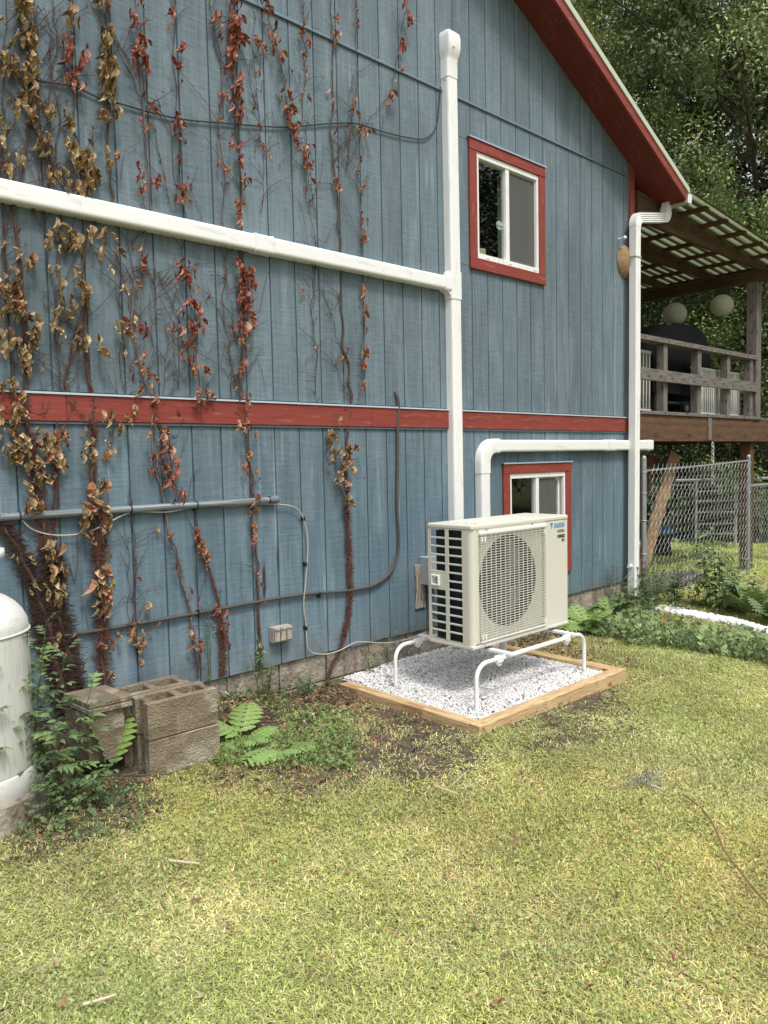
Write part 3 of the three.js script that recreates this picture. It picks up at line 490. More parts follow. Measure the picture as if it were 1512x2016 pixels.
    part('fan_blade', g, fanM, fan);
  }
  // the wire grille standing off the front, its ends turned back to the sheet
  const zg = z1 + 0.012, gr = part('grille_frame', [rbox(gx0 - 0.004, gx1 + 0.004, gy1 - 0.012, gy1 + 0.008, z1 - 0.004, zg + 0.006, 0.004), rod(V(gx0, gy0, zg), V(gx1, gy0, zg), 0.004, 6), rod(V(gx1, gy0, zg), V(gx1, gy1, zg), 0.003, 6)], vinylCream, ac);
  const nb = 42; for (let i = 0; i < nb; i++) { const y = gy0 + 0.008 + (gy1 - gy0 - 0.024) * i / (nb - 1); part('grille_bar', [box(gx0, gx1, y - 0.0022, y + 0.0022, zg - 0.002, zg + 0.002), box(gx0 - 0.002, gx0 + 0.002, y - 0.0018, y + 0.0018, z1 - 0.012, zg)], cream, gr); }
  for (let i = 0; i <= 14; i++) { const x = mixn(gx0 + 0.02, gx1 - 0.02, i / 14); part('grille_upright', box(x - 0.0014, x + 0.0014, gy0, gy1 - 0.01, zg - 0.008, zg - 0.0022), vinylCream, gr); }
  for (const [x, y] of [[gx0 + 0.02, gy0 + 0.03], [gx0 + 0.05, gy0 + 0.03], [gx0 + 0.02, gy1 - 0.045], [gx0 + 0.05, gy1 - 0.045], [gx1 - 0.02, gy1 - 0.045], [gx1 - 0.02, gy0 + 0.03]]) part('grille_clip', [rbox(x - 0.006, x + 0.006, y - 0.018, y + 0.018, z1 - 0.01, zg + 0.006, 0.003)], vinylCream, gr);
  // printed marks
  const font = await new FontLoader().loadAsync('fonts/droid/droid_sans_bold.typeface.json');
  const text = (s, size, x, y, shear, stretch = 1) => { const g = new TextGeometry(s, { font, size, depth: 0.0006, curveSegments: 3, bevelEnabled: false }); g.applyMatrix4(new THREE.Matrix4().makeShear(0, 0, shear, 0, 0, 0)); g.computeBoundingBox(); const w = g.boundingBox.max.x; g.scale(stretch / w, 1, 1); return g.translate(x, y, z1 + 0.0006); };
  const blue = M(0.0, 0.16, 0.46, 0.5);
  part('maker_name', text('DAIKIN', 0.034, 1.765, 0.922, 0.2, 0.135), blue, ac);
  part('maker_mark', extr([[1.722, 0.962], [1.757, 0.962], [1.734, 0.915]], 0.0006).translate(0, 0, z1 + 0.0006), M(0.05, 0.33, 0.6, 0.5), ac);
  part('maker_mark', extr([[1.722, 0.962], [1.738, 0.962], [1.727, 0.94]], 0.0007).translate(0, 0, z1 + 0.001), M(0.005, 0.01, 0.04, 0.5), ac);
  part('range_name', text('AURORA', 0.021, 1.807, 0.886, 0, 0.092), M(0.03, 0.04, 0.045, 0.5), ac);
  part('label_strip', box(1.832, 1.905, 0.846, 0.869, z1 + 0.0003, z1 + 0.001), M(0.004, 0.006, 0.006, 0.5), ac);
  part('label_strip', box(1.807, 1.832, 0.846, 0.869, z1 + 0.0003, z1 + 0.001), M(0.03, 0.25, 0.12, 0.5), ac);
  part('label_strip', box(1.845, 1.9, 0.856, 0.859, z1 + 0.001, z1 + 0.0014), M(0.4, 0.4, 0.4, 0.5), ac);
  part('refrigerant_mark', [box(1.866, 1.878, 0.815, 0.839, z1 + 0.0003, z1 + 0.001), box(1.882, 1.89, 0.815, 0.839, z1 + 0.0003, z1 + 0.001)], M(0.04, 0.04, 0.04, 0.5), ac);
  part('refrigerant_mark', box(1.893, 1.903, 0.815, 0.839, z1 + 0.0003, z1 + 0.001), M(0.4, 0.22, 0.18, 0.5), ac);

  // white pipe stand: two bent frames joined by two cross bars
  const st = thing('pump_stand', 'white bent-tube stand with four legs in the gravel under the heat pump', 'stand', [1.35, -0.16, 0.72]);
  const ry = 0.132, fy0 = -0.15, r = 0.015, stM = new THREE.MeshPhysicalMaterial({ color: C(0.78, 0.79, 0.79), roughness: 0.35, clearcoat: 0.3 });
  for (const z of [1.09, 0.35]) {
    const L = 0.727, R = 1.972, b = 0.1, h = (L + R) / 2;
    const bendPts = (x, s) => [V(x, fy0, z), V(x, ry - b - 0.04, z), ...Array.from({ length: 5 }, (_, i) => { const a = (i / 4) * Math.PI / 2; return V(x + s * (b - b * Math.cos(a)), ry - b + b * Math.sin(a), z); }), V(x + s * (b + 0.06), ry, z), V(x + s * (b + 0.12), ry, z)];
    part('leg', tube(bendPts(L, 1), r, 8, 34), stM, st); part('leg', tube(bendPts(R, -1), r, 8, 34), stM, st);
    part('rail', [rod(V(L + b + 0.1, ry, z), V(R - b - 0.1, ry, z), r * 1.12, 8)], stM, st);
    for (const x of [L + b + 0.13, R - b - 0.13]) part('clamp', [rbox(x - 0.03, x + 0.03, ry - 0.024, ry + 0.02, z - 0.02, z + 0.02, 0.006), extr([[x - 0.035, ry - 0.022], [x + 0.035, ry - 0.022], [x + 0.012, ry - 0.046], [x - 0.012, ry - 0.046]], 0.018).translate(0, 0, z - 0.009)], stM, st);
  }
  for (const x of [1.03, 1.78]) { part('cross_bar', [rbox(x - 0.02, x + 0.02, ry + 0.014, ry + 0.034, 0.3, 1.14, 0.004)], stM, st);
    for (const z of [0.62, 0.93]) { const f = part('rubber_foot', [new THREE.CylinderGeometry(0.022, 0.026, 0.012, 14).translate(x, ry + 0.045, z)], blackM, st); part('bolt', [rbox(x - 0.035, x + 0.035, ry + 0.034, ry + 0.039, z - 0.025, z + 0.03, 0.002, 1), new THREE.CylinderGeometry(0.011, 0.011, 0.014, 6).translate(x + 0.026, ry + 0.045, z + 0.015)], galv, f); } }
  part('drain_stub', [rod(V(1.33, 0.05, 0.82), V(1.33, 0.185, 0.82), 0.013, 10)], M(0.5, 0.5, 0.5), ac);
}
// ---------------------------------------------------------------- timber edging and white gravel
{
  const { x0, x1, z0, z1, top } = FR, t = 0.09, r = 0.006;
  const f = thing('timber_edging', 'square edging of new pale timber round the white gravel', 'garden edging', [x0, -0.2, z1]);
  part('timber', metreUV(rbox(x0, x0 + t, top - 0.092, top, z0, z1 - t - 0.001, r), 'z', 1), lumber[0], f);
  part('timber', metreUV(rbox(x0, x1 - 0.001, top - 0.096, top + 0.001, z1 - t, z1, r), 'x', 2), lumber[1], f);
  part('timber', metreUV(rbox(x1 - t, x1, top - 0.096, top + 0.002, z0, z1 - t - 0.001, r), 'z', 3), lumber[2], f);
  part('timber', metreUV(rbox(x0 + t + 0.001, x1 - t - 0.001, top - 0.09, top - 0.002, z0 - 0.03, z0 + 0.06, r), 'x', 4), lumber[0], f);
  const r1 = rngOf(77), geo = [];
  for (let i = 0; i < 4; i++) { const g = new THREE.IcosahedronGeometry(1, 0), p = g.attributes.position, h = new Map(); for (let k = 0; k < p.count; k++) { const key = [p.getX(k), p.getY(k), p.getZ(k)].map((q) => q.toFixed(3)).join(); if (!h.has(key)) h.set(key, 0.7 + 0.55 * r1()); const s = h.get(key); p.setXYZ(k, p.getX(k) * s, p.getY(k) * s * 0.75, p.getZ(k) * s); } g.computeVertexNormals(); geo.push(g); }
  const bed = (x, z) => top - 0.03 + 0.045 * sstep(0.35, 0.1, z) + 0.014 * (fbm(x * 3, z * 3, 2) - 0.5) + 0.014 * sstep(0.75, 0.2, Math.abs(x - 1.3)), all = [];
  const plane = new THREE.PlaneGeometry(x1 - x0 - 2 * t + 0.03, z1 - z0 - t + 0.08, 40, 32).rotateX(-Math.PI / 2).translate((x0 + x1) / 2, 0, (z0 - 0.08 + z1 - t) / 2 + 0.02);
  const pp = plane.attributes.position; for (let k = 0; k < pp.count; k++) pp.setY(k, bed(pp.getX(k), pp.getZ(k)) - 0.012); plane.computeVertexNormals();
  const gm = new THREE.MeshStandardMaterial({ color: C(1, 1, 1), roughness: 0.8 });
  const N = 5600, bedO = part('gravel_bed', plane, M(0.42, 0.41, 0.41, 0.95), scene); tag(bedO, 'white stone chips filling the timber edging', null, null, 'stuff'); bedO.name = 'gravel';
  const c = new THREE.Color(), q = new THREE.Quaternion(), e = new THREE.Euler(), mm = new THREE.Matrix4();
  for (const g of geo) { const im = shadows(new THREE.InstancedMesh(g, gm, N)); im.name = 'stone_chips'; im.userData.kind = 'stuff';
    for (let i = 0; i < N; i++) { const x = mixn(x0 + t + 0.004, x1 - t - 0.004, r1()), z = mixn(z0 - 0.06, z1 - t - 0.004, r1()), s = 0.005 + 0.005 * r1() * r1() + 0.002 * r1(); q.setFromEuler(e.set(r1() * 6, r1() * 6, r1() * 6)); mm.compose(V(x, bed(x, z) - 0.006 + 0.012 * r1(), z), q, V(s, s, s)); im.setMatrixAt(i, mm); const w = r1() < 0.07 ? 0.26 + 0.2 * r1() : 0.54 + 0.22 * r1(); im.setColorAt(i, c.setRGB(w, w * 0.985, w * (0.96 + 0.04 * r1()))); }
    bedO.add(im); }
}
// ---------------------------------------------------------------- boxes and lines on the wall
{
  const p = onWall(547, 1245), b = thing('outlet_box', 'weathered grey outlet box with hinged covers low on the wall', 'outlet box', [p.x, p.y, 0.002]);
  const m = new THREE.MeshStandardMaterial({ map: grainTex(128, 128, [0.42, 0.39, 0.33], [0.16, 0.13, 0.1], 0.2, 1.9, 44, 4), roughness: 0.8 });
  part('box', metreUV(rbox(p.x - 0.075, p.x + 0.075, p.y - 0.055, p.y + 0.05, 0.002, 0.055, 0.006)), m, b);
  for (let i = 0; i < 3; i++) { const x = p.x - 0.05 + i * 0.05; part('cover', [metreUV(rbox(x - 0.021, x + 0.021, p.y - 0.045, p.y + 0.04, 0.056, 0.07, 0.005)), metreUV(rbox(x - 0.018, x + 0.018, p.y + 0.03, p.y + 0.045, 0.068, 0.078, 0.004))], m, b); }
  const d = thing('switch_box', 'grey disconnect box fixed to the wall behind the heat pump', 'switch box', [1.41, 0.53, 0.01]);
  part('box', rbox(1.345, 1.475, 0.46, 0.68, 0.002, 0.1, 0.006), M(0.3, 0.33, 0.35, 0.5), d);
  part('lid', rbox(1.34, 1.48, 0.45, 0.685, 0.101, 0.112, 0.004), M(0.33, 0.36, 0.38, 0.5), d);
  part('conduit_fitting', [rod(V(1.43, 0.38, 0.05), V(1.43, 0.46, 0.05), 0.018, 12), rod(V(1.43, 0.36, 0.05), V(1.43, 0.385, 0.05), 0.024, 6)], M(0.08, 0.085, 0.09, 0.5), d);
  part('conduit', tube([V(1.43, 0.38, 0.05), V(1.43, 0.24, 0.06), V(1.5, 0.16, 0.2), V(1.62, 0.17, 0.45), V(1.7, 0.25, 0.58)], 0.013, 8, 30), M(0.06, 0.065, 0.07, 0.5), d);
  const w = thing('bare_board', 'patch of rotten bare wood beside the grey disconnect box', 'board', [1.32, 0.45, 0]);
  part('plank', metreUV(rbox(1.285, 1.40, 0.27, 0.62, 0.0005, 0.018, 0.006), 'y'), new THREE.MeshStandardMaterial({ map: grainTex(256, 512, [0.4, 0.34, 0.3], [0.09, 0.07, 0.055], 0.2, 2.6, 91, 3), bumpMap: redBump, bumpScale: 0.006, roughness: 1 }), w);
  const line = (name, label, cat, pts, r, mat, z = 0.012, clips) => {
    const w3 = pts.map(([x, y, zz]) => onWall(x, y, zz ?? z)), mid = w3[w3.length >> 1]; const t = thing(name, label, cat, [mid.x, mid.y, 0]);
    part('sheath', tube(w3, r, 7, pts.length * 8), mat, t);
    if (clips) for (const k of clips) { const a = onWall(k[0], k[1], z); part('clip', rbox(a.x - 0.006, a.x + 0.006, a.y - r - 0.012, a.y + r + 0.006, 0.001, z + r + 0.004, 0.002, 1), blackM, t); }
  };
  line('black_cable', 'thin black cable sagging across the wall between the creeper and the tall cover', 'cable', [[0, 128], [45, 146], [75, 158], [100, 162], [150, 172], [190, 190], [240, 205], [345, 232], [450, 243], [560, 250], [650, 243], [700, 243], [750, 258], [800, 270], [838, 272], [858, 250], [865, 200], [867, 172]], 0.005, M(0.035, 0.04, 0.045, 0.7), 0.014);
  line('power_cable', 'thick dark cable coming out of the wall and curving low across the planks', 'cable', [[777, 771, 0.0], [782, 780, 0.02], [785, 810], [783, 830], [783, 900], [782, 1000], [785, 1060], [783, 1090], [770, 1125], [740, 1150], [690, 1162], [600, 1170], [500, 1186], [400, 1205], [300, 1223], [200, 1240], [65, 1262], [-200, 1305]], 0.0112, M(0.07, 0.062, 0.055, 0.75), 0.022, [[628, 1170], [390, 1207]]);
  line('white_wire', 'thin pale wire looping below the grey conduit and down to the heat pump', 'wire', [[-40, 1014], [0, 1016], [37, 1020], [60, 1040], [90, 1051], [130, 1054], [175, 1047], [215, 1028], [258, 1009], [330, 1008], [385, 998], [450, 996], [520, 992], [578, 998], [592, 1010], [603, 1042], [606, 1070], [602, 1140], [598, 1190], [603, 1235], [604, 1262], [610, 1282], [640, 1288], [668, 1281], [700, 1265], [722, 1264], [760, 1266], [800, 1259], [838, 1245]], 0.0045, M(0.4, 0.38, 0.33, 0.7), 0.03, [[385, 1000], [598, 1020], [602, 1110], [603, 1236]]);
  const a = onWall(-80, 1024, 0.03), e = onWall(541, 984, 0.03), k = thing('conduit', 'grey metal conduit running level over the planks under the creeper', 'pipe', [0, a.y, 0.03]);
  part('pipe', [rod(a, V(e.x, e.y, e.z), 0.021, 12)], new THREE.MeshStandardMaterial({ map: colorTex(256, 128, (u, v, o) => { const t = sstep(0.45, 0.7, fbm(u * 40, v * 8, 4)); o[0] = mixn(0.13, 0.33, t); o[1] = mixn(0.155, 0.345, t); o[2] = mixn(0.17, 0.35, t); }, 1), roughness: 0.6 }), k);
  for (const px of [38, 257, 387, 530]) { const c = onWall(px, 1010, 0.03); part('strap', [new THREE.TorusGeometry(0.023, 0.004, 6, 16).rotateY(Math.PI / 2).translate(c.x, mixn(a.y, e.y, (c.x - a.x) / (e.x - a.x)), 0.03)], blackM, k); }
  part('end_stub', [rod(V(e.x - 0.03, e.y, 0.03), V(e.x + 0.02, e.y + 0.003, 0.03), 0.025, 12)], M(0.12, 0.16, 0.2, 0.7), k);
}
// ---------------------------------------------------------------- concrete blocks
{
  const L = 0.4, W = 0.196, H = 0.195;
  const outline = () => { const s = new THREE.Shape(); const e = 0.02; s.moveTo(0, 0); s.lineTo(L, 0); s.lineTo(L, W * 0.28); s.lineTo(L - e, W * 0.3); s.lineTo(L - e, W * 0.7); s.lineTo(L, W * 0.72); s.lineTo(L, W); s.lineTo(0, W); s.lineTo(0, W * 0.72); s.lineTo(e, W * 0.7); s.lineTo(e, W * 0.3); s.lineTo(0, W * 0.28); s.lineTo(0, 0); for (const a of [0.05, 0.22]) { const h = new THREE.Path(), b = a + 0.13, c = 0.035, d = W - 0.035, q = 0.015; h.moveTo(a + q, c); h.lineTo(a, c + q); h.lineTo(a, d - q); h.lineTo(a + q, d); h.lineTo(b - q, d); h.lineTo(b, d - q); h.lineTo(b, c + q); h.lineTo(b - q, c); h.lineTo(a + q, c); s.holes.push(h); } return s; };
  const geo = (off) => metreUV(new THREE.ExtrudeGeometry(outline(), { depth: H - 0.008, bevelEnabled: true, bevelSize: 0.004, bevelOffset: -0.004, bevelThickness: 0.004, bevelSegments: 1 }).rotateX(-Math.PI / 2).translate(-L / 2, 0.004, W / 2), 'y', off);
  const put = (label, x, y, z, turn, off) => { const t = thing('cinder_block', label, 'concrete block', [x, y, z], 'concrete blocks piled by the wall'); t.rotation.y = turn; const m = shadows(new THREE.Mesh(geo(off), concrete)); m.name = 'block_body'; t.add(m); return t; };
  const y0 = -0.158;
  put('bottom concrete block of the front pile, stained dark at its foot', -1.04, y0, 0.49, -0.045, 0.3);
  put('top hollow concrete block of the front pile, with a pale ridge on its face', -1.045, y0 + H + 0.004, 0.488, -0.015, 1.7);
  put('bottom block of the rear pile, mostly behind the leaning fern', -1.075, y0, 0.268, -0.03, 2.9);
  put('top hollow block of the rear pile nearest the wall', -1.08, y0 + H + 0.004, 0.272, -0.02, 4.1);
  const e = thing('cinder_block', 'concrete block stood on end at the tank side of the pile', 'concrete block', [-1.395, 0.0, 0.28], 'concrete blocks piled by the wall'); e.rotation.y = 0.06;
  const m = shadows(new THREE.Mesh(metreUV(rbox(-0.1, 0.1, -0.06, 0.195, -0.13, 0.13, 0.006), 'y', 5.2), concrete)); m.name = 'block_body'; e.add(m);
  const s = thing('paving_slab', 'flat concrete slab lying on the block stood on end', 'paving slab', [-1.385, 0.198, 0.285]); s.rotation.set(0.0, 0.06, -0.03);
  for (const [nm, y, d] of [['lower_face', 0, 0.0], ['upper_face', 0.03, 0.004]]) { const q = shadows(new THREE.Mesh(metreUV(rbox(-0.112 + d, 0.125, y + 0.001, y + 0.029, -0.15 + d, 0.15 - d, 0.006), 'x', 7), concrete)); q.name = nm; s.add(q); }
}
// ---------------------------------------------------------------- gas tank
{
  const TB = -0.01, cx = -2.035, cz = 0.35, r = 0.3, t = thing('gas_tank', 'white upright gas tank with grimy green streaks behind the leafy weeds', 'gas tank', [cx, -0.15, cz]);
  const m = new THREE.MeshStandardMaterial({ map: colorTex(512, 512, (u, v, o) => { const y = v; const st = sstep(0.55, 0.8, fbm(u * 110, v * 5, 4)), g = sstep(0.35, 0.0, y) * fbm(u * 12, v * 8, 3) + 0.12 * sstep(0.5, 0.7, fbm(u * 14, v * 6 + 5, 4)), sp = sstep(0.72, 0.8, vn(u * 230, v * 110)) * 0.5; o[0] = 0.66; o[1] = 0.665; o[2] = 0.64; const k = clamp(st * 0.1 + g * 0.7 + sp * 0.45); o[0] = mixn(o[0], 0.2, k); o[1] = mixn(o[1], 0.2, k); o[2] = mixn(o[2], 0.13, k); }), roughness: 0.55 });
  const pts = [[r - 0.03, 0.05], [r, 0.09], [r, 0.72]]; for (let i = 1; i <= 8; i++) { const a = i / 8 * Math.PI / 2; pts.push([r * Math.cos(a), 0.72 + 0.2 * Math.sin(a)]); }
  part('tank_body', new THREE.LatheGeometry(pts.map((p) => new THREE.Vector2(...p)), 64).translate(cx, TB, cz), m, t);
  part('weld_seam', [new THREE.TorusGeometry(r + 0.001, 0.006, 6, 64).rotateX(Math.PI / 2).translate(cx, TB + 0.71, cz)], m, t);
  part('foot_ring', new THREE.LatheGeometry([[r - 0.02, -0.02], [r + 0.012, -0.02], [r + 0.014, 0.075], [r - 0.01, 0.08]].map((p) => new THREE.Vector2(...p)), 48).translate(cx, TB, cz), m, t);
  part('valve_hood', new THREE.LatheGeometry([[0.15, 0], [0.15, 0.17], [0.165, 0.175], [0.185, 0.18], [0.185, 0.215], [0.15, 0.22]].map((p) => new THREE.Vector2(...p)), 40).translate(cx + 0.03, TB + 0.87, cz), vinyl, t);
  const pad = thing('base_pad', 'worn concrete pad under the gas tank', 'concrete pad', [cx, -0.2, cz]);
  part('slab', metreUV(new THREE.CylinderGeometry(r + 0.05, r + 0.07, 0.19, 32).translate(cx, -0.125, cz)), foundM, pad);
}
// ---------------------------------------------------------------- deck, its roof and what stands on it
const DX1 = 9.6, DZ0 = -3.6, DTOP = 1.89;
{
  const dk = thing('wooden_deck', 'raised brown wooden deck with a weathered grey railing beyond the house corner', 'deck', [XC + 0.1, -0.25, -0.05]);
  const x0 = XC + 0.12, z = -0.06;
  part('rim_beam', metreUV(rbox(x0, 8.47, DTOP - 0.3, DTOP, z - 0.045, z, 0.004), 'x', 2), brownWood[0], dk);
  part('rim_beam', metreUV(rbox(8.475, DX1, DTOP - 0.3, DTOP, z - 0.045, z + 0.003, 0.004), 'x', 5), brownWood[1], dk);
  part('splice_block', metreUV(rbox(6.62, 6.72, DTOP - 0.28, DTOP - 0.002, z + 0.001, z + 0.012, 0.002), 'y', 1), greyWood[0], dk);
  part('end_beam', metreUV(box(DX1 - 0.05, DX1, DTOP - 0.3, DTOP, DZ0, z - 0.05), 'z', 3), brownWood[1], dk);
  part('rear_beam', metreUV(box(x0, DX1, DTOP - 0.3, DTOP, DZ0 - 0.05, DZ0), 'x', 3), brownWood[1], dk);
  for (let x = x0 + 0.3; x < DX1 - 0.1; x += 0.41) part('joist', metreUV(box(x, x + 0.045, DTOP - 0.26, DTOP - 0.001, DZ0, z - 0.047), 'z', x), brownWood[1], dk);
  for (let k = 0, zz = z - 0.135; zz > DZ0; zz -= 0.145, k++) part('deck_board', metreUV(rbox(x0, DX1, DTOP + 0.001, DTOP + 0.03, zz, zz + 0.138, 0.004, 1), 'x', k * 1.3), greyWood[k % 2], dk);
  for (const [x, zz] of [[8.2, z - 0.14], [8.2, DZ0 + 0.1], [5.0, DZ0 + 0.1], [DX1 - 0.1, z - 0.2]]) part('support_post', metreUV(rbox(x - 0.07, x + 0.07, -0.35, DTOP - 0.3, zz - 0.07, zz + 0.07, 0.005), 'y', x), brownWood[1], dk);
  // railing
  const zr = z + 0.02; for (const x of [5.5, 6.37, 7.21, 7.95]) part('rail_post', metreUV(rbox(x - 0.047, x + 0.047, DTOP - 0.0, 2.70, zr - 0.1, zr - 0.01, 0.004), 'y', x * 2), greyWood[0], dk);
  part('cap_rail', metreUV(rbox(x0, 8.1, 2.70, 2.755, zr - 0.13, zr + 0.02, 0.005), 'x', 6), greyWood[1], dk);
  part('middle_rail', metreUV(rbox(x0, 8.06, 2.262, 2.39, zr - 0.009, zr + 0.03, 0.004), 'x', 9), greyWood[1], dk);
  part('toe_board', metreUV(rbox(x0, 8.3, DTOP + 0.001, DTOP + 0.04, zr - 0.11, zr - 0.0, 0.004), 'x', 3), greyWood[0], dk);
  for (const x of [7.0, 7.45]) part('ring_bolt', new THREE.TorusGeometry(0.03, 0.007, 6, 14).translate(x, DTOP - 0.34, z - 0.3), galv, dk);

  const rf = thing('patio_roof', 'lean-to roof of brown rafters under corrugated translucent sheets', 'patio roof', [8.13, DTOP, -1]);
  part('post', metreUV(rbox(8.06, 8.22, DTOP + 0.001, 3.758, -0.17, -0.03, 0.006), 'y', 4), greyWood[0], rf);
  part('post', metreUV(rbox(8.06, 8.22, DTOP + 0.001, 3.758, -3.4, -3.26, 0.006), 'y', 4), greyWood[0], rf);
  part('beam', metreUV(rbox(8.08, 8.17, 3.76, 3.905, -3.6, 0.45, 0.004), 'z', 1), roofWood, rf);
  part('wall_ledger', metreUV(rbox(XC + 0.12, XC + 0.17, 3.9, 4.1, -3.6, -0.02, 0.004), 'z', 6), roofWood, rf);
  const slope = -0.075, top = (x) => 4.245 + slope * (x - 5.2);
  for (const zz of [0.0, -0.72, -1.42, -2.1, -2.8, -3.5]) part('rafter', metreUV(extr([[XC + 0.19, 3.94], [8.6, 3.906], [8.6, top(8.6) - 0.035], [XC + 0.19, top(XC + 0.19) - 0.035]], 0.045).translate(0, 0, zz - 0.045), 'x', zz), roofWood, rf);
  const purl = []; for (let x = 5.25; x < 8.7; x += 0.52) { purl.push(x); part('purlin', metreUV(rbox(x - 0.045, x + 0.045, top(x) - 0.033, top(x) + 0.004, -3.6, 0.3, 0.003, 1), 'z', x * 3), roofWood, rf); }
  // corrugated sheets, ridges running down the slope
  const sheetM = new THREE.MeshPhysicalMaterial({ color: C(1, 1, 1), vertexColors: true, roughness: 0.9, transmission: 0.36, thickness: 0 });
  const PIT = 0.125; for (let s = 0; s < 5; s++) {
    const z1 = 0.36 - s * 0.8, z0 = z1 - 0.82, pos = [], uv = [], col = [], idx = [], n = 60, xs = [5.32, 6.5, 7.7, 8.75];
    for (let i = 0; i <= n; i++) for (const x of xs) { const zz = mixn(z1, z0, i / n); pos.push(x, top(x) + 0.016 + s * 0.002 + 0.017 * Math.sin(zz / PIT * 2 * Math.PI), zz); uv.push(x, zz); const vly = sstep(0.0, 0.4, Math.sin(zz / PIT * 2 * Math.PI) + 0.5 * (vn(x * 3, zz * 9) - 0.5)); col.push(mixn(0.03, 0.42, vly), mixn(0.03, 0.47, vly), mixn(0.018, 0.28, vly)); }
    for (let i = 0; i < n; i++) for (let j = 0; j < 3; j++) { const k = i * 4 + j; idx.push(k, k + 4, k + 1, k + 1, k + 4, k + 5); }
    const g = new THREE.BufferGeometry(); g.setAttribute('position', new THREE.Float32BufferAttribute(pos, 3)); g.setAttribute('uv', new THREE.Float32BufferAttribute(uv, 2)); g.setAttribute('color', new THREE.Float32BufferAttribute(col, 3)); g.setIndex(idx); g.computeVertexNormals(); part('roof_sheet', g, sheetM, rf);
  }
  // covered grill
  const gl = thing('covered_grill', 'barbecue grill under a black fabric cover on the deck', 'grill', [6.5, DTOP + 0.03, -0.55]);
  const prof = [[5.62, 1.96 + 0.22], [5.64, 2.62], [5.78, 2.82], [6.0, 2.98], [6.16, 3.045], [6.5, 3.055], [6.86, 3.035], [7.02, 2.97], [7.14, 2.78], [7.2, 2.6], [7.22, 2.17]];
  const cov = new THREE.PlaneGeometry(1, 1, 60, 16), cp = cov.attributes.position, N = prof.length - 1;
  for (let i = 0; i < cp.count; i++) { const u = clamp(cp.getX(i) + 0.5), v = cp.getY(i) + 0.5, k = Math.min(N - 1, Math.floor(u * N)), f = u * N - k; const x = mixn(prof[k][0], prof[k + 1][0], f), y = mixn(prof[k][1], prof[k + 1][1], f); const w = fbm(x * 5 + v * 3, y * 4, 3) - 0.5; cp.setXYZ(i, x + w * 0.02, y + w * 0.03 - 0.05 * Math.pow(Math.abs(v - 0.5) * 2, 4), -0.28 - v * 0.55 + w * 0.03); }
  cov.computeVertexNormals(); const clothM = new THREE.MeshPhysicalMaterial({ color: C(0.009, 0.009, 0.01), roughness: 1, specularIntensity: 0.25 });
  const sideShape = (z, nm) => { const g = extr([...prof, [5.62, 2.18]], 0.006), p = g.attributes.position; for (let i = 0; i < p.count; i++) p.setZ(i, p.getZ(i) + z + 0.02 * (fbm(p.getX(i) * 4, p.getY(i) * 4, 2) - 0.5)); g.computeVertexNormals(); return part(nm, metreUV(g), clothM, gl); };
  part('cover_top', cov, clothM, gl); sideShape(-0.285, 'cover_front'); sideShape(-0.835, 'cover_back');
  for (const [x, zz] of [[5.75, -0.33], [7.1, -0.33], [5.75, -0.78], [7.1, -0.78]]) part('leg', box(x - 0.025, x + 0.025, DTOP + 0.03, 2.3, zz - 0.025, zz + 0.025), blackM, gl);
  part('shelf', box(5.75, 7.1, 2.06, 2.09, -0.8, -0.31), blackM, gl);
  for (const zz of [-0.3, -0.8]) { const w = part('wheel', new THREE.CylinderGeometry(0.09, 0.09, 0.04, 24).rotateX(Math.PI / 2).translate(6.52, DTOP + 0.12, zz), blackM, gl); part('wheel_hub', new THREE.CylinderGeometry(0.04, 0.04, 0.05, 16).rotateX(Math.PI / 2).translate(6.52, DTOP + 0.12, zz), galv, w); }
  // slatted gates
  const white = M(0.72, 0.72, 0.66, 0.5);
  const gate = (label, xa, xb, y0, y1, n, z) => { const g = thing('slatted_gate', label, 'gate', [(xa + xb) / 2, y0, z], 'white slatted gates behind the deck railing');
    part('top_rail', [rod(V(xa, y1, z), V(xb, y1, z), 0.017, 8)], white, g); part('bottom_rail', [rod(V(xa, y0, z), V(xb, y0, z), 0.017, 8)], white, g);
    for (let i = 0; i < n; i++) { const x = mixn(xa + 0.02, xb - 0.02, i / (n - 1)), w = i % 6 === 5 || i === 0 ? 0.016 : 0.0095; part('slat', rbox(x - w, x + w, y0, y1, z - 0.007, z + 0.007, 0.003, 1), white, g); } return g; };
  gate('white slatted gate behind the railing next to the house corner', 4.72, 5.46, 1.95, 2.62, 11, -0.22);
  gate('white slatted gate behind the railing at the outer end of the deck', 6.5, 8.0, 1.95, 2.52, 27, -0.22);
  const tub = thing('plastic_tub', 'blue-green plastic tub behind the far slatted gate', 'tub', [7.35, DTOP + 0.03, -0.7]);
  part('body', new THREE.LatheGeometry([[0.0, 0.0], [0.24, 0], [0.28, 0.3], [0.3, 0.31], [0.3, 0.33], [0.27, 0.33], [0.23, 0.02], [0, 0.02]].map((p) => new THREE.Vector2(...p)), 28).translate(7.35, DTOP + 0.03, -0.7), M(0.03, 0.14, 0.17, 0.5), tub);
  // paper lanterns
  for (const [label, x, y, zz, r, hang] of [['pale paper lantern hanging lower, above the covered grill', 7.45, 3.38, -0.9, 0.158, 3.95], ['pale paper lantern hanging higher, beside the outer roof post', 7.85, 3.47, -0.42, 0.152, 3.78]]) {
    const l = thing('paper_lantern', label, 'lantern', [x, y, zz], 'paper lanterns under the patio roof'), pr = []; for (let i = 0; i <= 40; i++) { const a = mixn(-1.35, 1.35, i / 40); pr.push(new THREE.Vector2(r * Math.cos(a) * (1 + 0.012 * Math.cos(i * Math.PI)), r * Math.sin(a) * 0.97)); }
